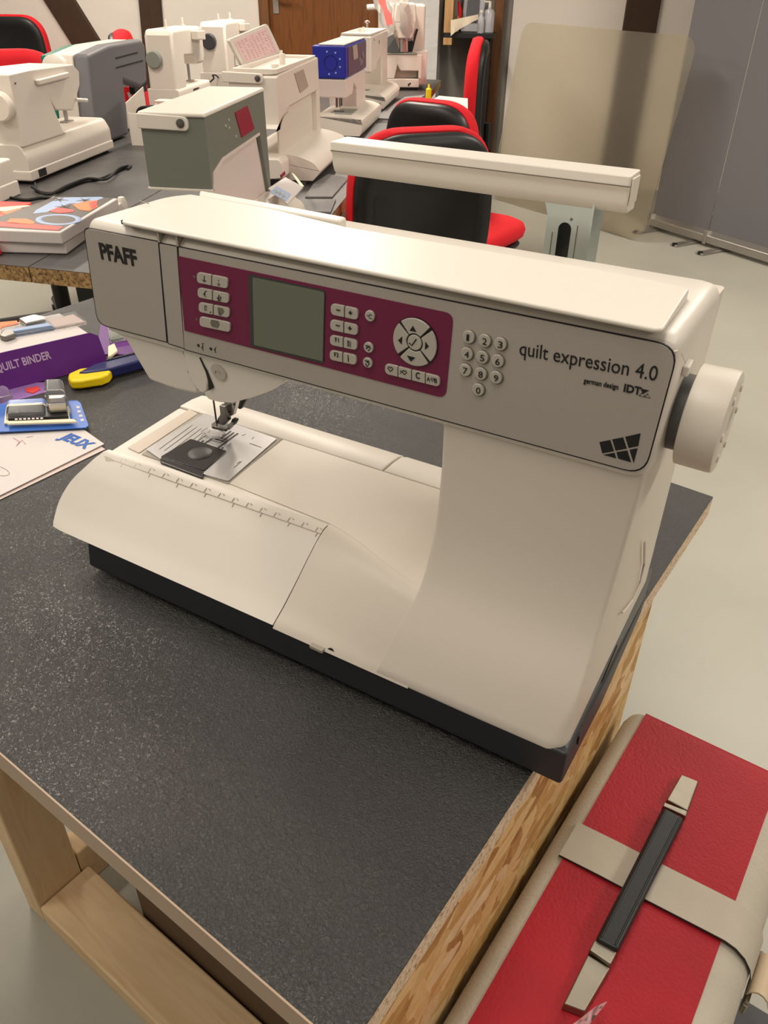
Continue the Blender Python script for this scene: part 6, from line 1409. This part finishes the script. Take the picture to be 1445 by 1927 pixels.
# ------------------------------------------------------------------ shelf, table and clutter in the recess
def wp(px, py, off): return on_plane(px, py, PW - V * off, V)
sp = wp(838, 62, 0.30); zs = sp.z
u0 = (wp(836, 62, 0.3) - PW).dot(U); u1 = (wp(931, 62, 0.3) - PW).dot(U)
def shp(u, d, z): p = PW + U * u - V * d; return Vector((p.x, p.y, z))
t = thing('wall_shelf', 'black shelf board on the grey wall with wooden bracket, behind the red chairs', 'shelf', shp((u0 + u1) / 2, 0.12, zs - 0.1))
m = MB(); m.prism([shp(u0, 0, zs), shp(u1, 0, zs), shp(u1, 0.3, zs), shp(u0, 0.3, zs)], (0, 0, -0.025)); m.build('board', 'black', t)
m = MB(); m.prism([shp(u0 - 0.005, 0.16, zs + 0.0005), shp(u0 + 0.05, 0.16, zs + 0.0005), shp(u0 + 0.05, 0.3, zs + 0.0005), shp(u0 - 0.005, 0.3, zs + 0.0005)], (0, 0, 0.45)); m.build('side_post', 'shelfwood', t, bev=0.003)
m = MB(); m.prism([shp(u0 - 0.005, 0.1, zs - 0.0255), shp(u0 + 0.05, 0.1, zs - 0.0255), shp(u0 + 0.05, 0.3, zs - 0.0255), shp(u0 - 0.005, 0.3, zs - 0.0255)], (0, 0, -0.04)); m.build('bracket', 'shelfwood', t, bev=0.002)
b0 = (wp(886, 80, 0.2) - PW).dot(U); b1 = (wp(924, 80, 0.2) - PW).dot(U)
m = MB(); m.prism([shp(b0, 0.0, FLOOR), shp(b1, 0.0, FLOOR), shp(b1, 0.2, FLOOR), shp(b0, 0.2, FLOOR)], (0, 0, zs - 0.026 - FLOOR)); m.build('support_panel', 'black', t, bev=0.003)
def on_shelf(px): return (wp(px, 50, 0.2) - PW).dot(U)
# bottle
u = on_shelf(919); m0 = shp(u, 0.2, zs)
t = thing('bottle', 'clear pump bottle standing at the right end of the black shelf', 'bottle', m0)
MB().lathe([(0.001, 0.03), (0.004, 0.034), (0.11, 0.034), (0.125, 0.026), (0.13, 0.012), (0.14, 0.012)], m0, (0, 0, 1), 20).build('body', 'bottle', t)
m = MB(); m.tube([m0 + Z * 0.14, m0 + Z * 0.17], 0.009, 8); m.tube([m0 + Z * 0.168, m0 + Z * 0.168 - U * 0.035], 0.005, 6); m.build('pump', 'bgwhite', t)
u = on_shelf(905); m0 = shp(u, 0.24, zs)
t = thing('bottle', 'second clear bottle on the black shelf, left of the pump bottle', 'bottle', m0)
MB().lathe([(0.001, 0.022), (0.08, 0.022), (0.1, 0.010), (0.11, 0.010)], m0, (0, 0, 1), 16).build('body', 'bottle', t); MB().lathe([(0.111, 0.012), (0.125, 0.012)], m0, (0, 0, 1), 12).build('cap', 'bgwhite', t)
# grey device
u = on_shelf(886); m0 = shp(u, 0.14, zs + 0.05)
t = thing('label_printer', 'grey and white device with dark screen leaning on the black shelf', 'device', shp(u, 0.14, zs))
m = MB(); m.prism([shp(u - 0.07, 0.12, zs + 0.001), shp(u + 0.07, 0.12, zs + 0.001), shp(u + 0.08, 0.06, zs + 0.2), shp(u - 0.06, 0.06, zs + 0.2)], -V * 0.03); m.build('case', 'bottle', t, bev=0.008)
m = MB(); m.prism([shp(u - 0.04, 0.146, zs + 0.06), shp(u + 0.035, 0.146, zs + 0.06), shp(u + 0.04, 0.108, zs + 0.18), shp(u - 0.035, 0.108, zs + 0.18)], -V * 0.006); m.build('screen', 'wheeldark', t)
# paint brush / tool with red handle
u = on_shelf(860); m0 = shp(u, 0.2, zs)
t = thing('brush', 'brush with red and wooden handle standing on the black shelf', 'brush', m0)
m = MB(); m.tube([m0 + Z * 0.003, m0 + Z * 0.09], 0.012, 8); m.build('handle', 'shelfwood', t)
m = MB(); m.tube([m0 + Z * 0.06 + U * 0.016, m0 + Z * 0.12 + U * 0.012, m0 + Z * 0.17], [0.008, 0.014, 0.006], 8); m.build('red_sleeve', 'red', t)
u = on_shelf(848); m0 = shp(u, 0.1, zs)
m = MB(); m.prism([shp(u - 0.04, 0.08, zs + 0.001), shp(u + 0.05, 0.08, zs + 0.001), shp(u + 0.05, 0.02, zs + 0.2), shp(u - 0.03, 0.02, zs + 0.2)], -V * 0.02); tag(m.build('white_board', 'bottle'), 'white sheet propped on the black shelf beside the wooden post', 'board')
# white cloth hanging over the shelf front
m = MB(); g2 = []
for i in range(8):
    row = []
    for j in range(5):
        a, c = i / 7, j / 4; px = lerp(848, 900, a); top_ = lerp(38, 27, a); bot = lerp(68, 36, a ** 0.8)
        p = wp(px, lerp(top_, bot, c), 0.325 + 0.012 * math.sin(i * 1.7) * c); row.append(p)
    g2.append(row)
m.slab(g2, V * 0.004); tag(m.build('cloth', mat('cream_cloth', srgb(220, 208, 186), 0.9)), 'cream cloth hanging over the front of the black shelf', 'cloth')
# low side table with papers beyond the chairs
ZS = 0.02
q0 = at(850, 212, 2, ZS)
t = thing('side_table', 'small dark pedestal table between the red chairs carrying a printed sheet', 'table', (q0.x, q0.y, FLOOR), YAW - PI / 2)
sq = [at(a, c, 2, ZS + 0.0005) for a, c in [(812, 190), (826, 181), (880, 186), (880, 242), (858, 236), (828, 205)]]
m = MB(); m.prism([Vector((lerp(q0.x, p.x, 1.03), lerp(q0.y, p.y, 1.03), ZS - 0.02)) for p in sq], (0, 0, 0.02)); m.build('table_top', 'black', t, bev=0.002)
m = MB(); m.lathe([(0, 0.09), (0.012, 0.09), (0.015, 0.015), (ZS - 0.0205 - FLOOR, 0.015)], Vector((lerp(q0.x, sq[2].x, 0.75), lerp(q0.y, sq[2].y, 0.75), FLOOR)), (0, 0, 1), 24); m.build('pedestal', 'black', t)
m = MB(); m.prism(sq, (0, 0, 0.002)); sht = m.build('printed_sheet', 'paper'); tag(sht, 'white printed sheet on the dark pedestal table between the red chairs', 'paper')
m = MB()
for k in range(5): m.prism([at(a, c, 2, ZS + 0.0026) for a, c in [(838 + k, 196 + 5 * k), (852 + k * 2, 198 + 5 * k), (852 + k * 2, 199 + 5 * k), (838 + k, 197 + 5 * k)]], (0, 0, 0.0003))
m.build('print', 'greyline', sht)
p = at(806, 186, 2, 0.0); m = MB(); m.lathe([(0, 0.013), (0.04, 0.013), (0.045, 0.006), (0.06, 0.004)], (p.x, p.y, -0.0), (0, 0, 1), 10); tag(m.build('glue_bottle', 'yellow'), 'small yellow bottle at the far corner of the table', 'bottle')
# table and box behind the left row
q0 = at(110, 118, 2, 0.02)
p0 = atd(60, 100, 4.75)
t = thing('long_table', 'dark table against the back wall behind the left row of machines', 'table', (p0.x, p0.y, FLOOR), YAW - PI / 2)
hz_ = 0.0 - FLOOR
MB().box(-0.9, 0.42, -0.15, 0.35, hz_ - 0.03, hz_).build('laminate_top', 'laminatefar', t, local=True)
for x in (-0.86, 0.38):
    for y in (-0.1, 0.3): MB().box(x - 0.02, x + 0.02, y - 0.02, y + 0.02, 0, hz_ - 0.0305).build('leg', 'black', t, local=True)
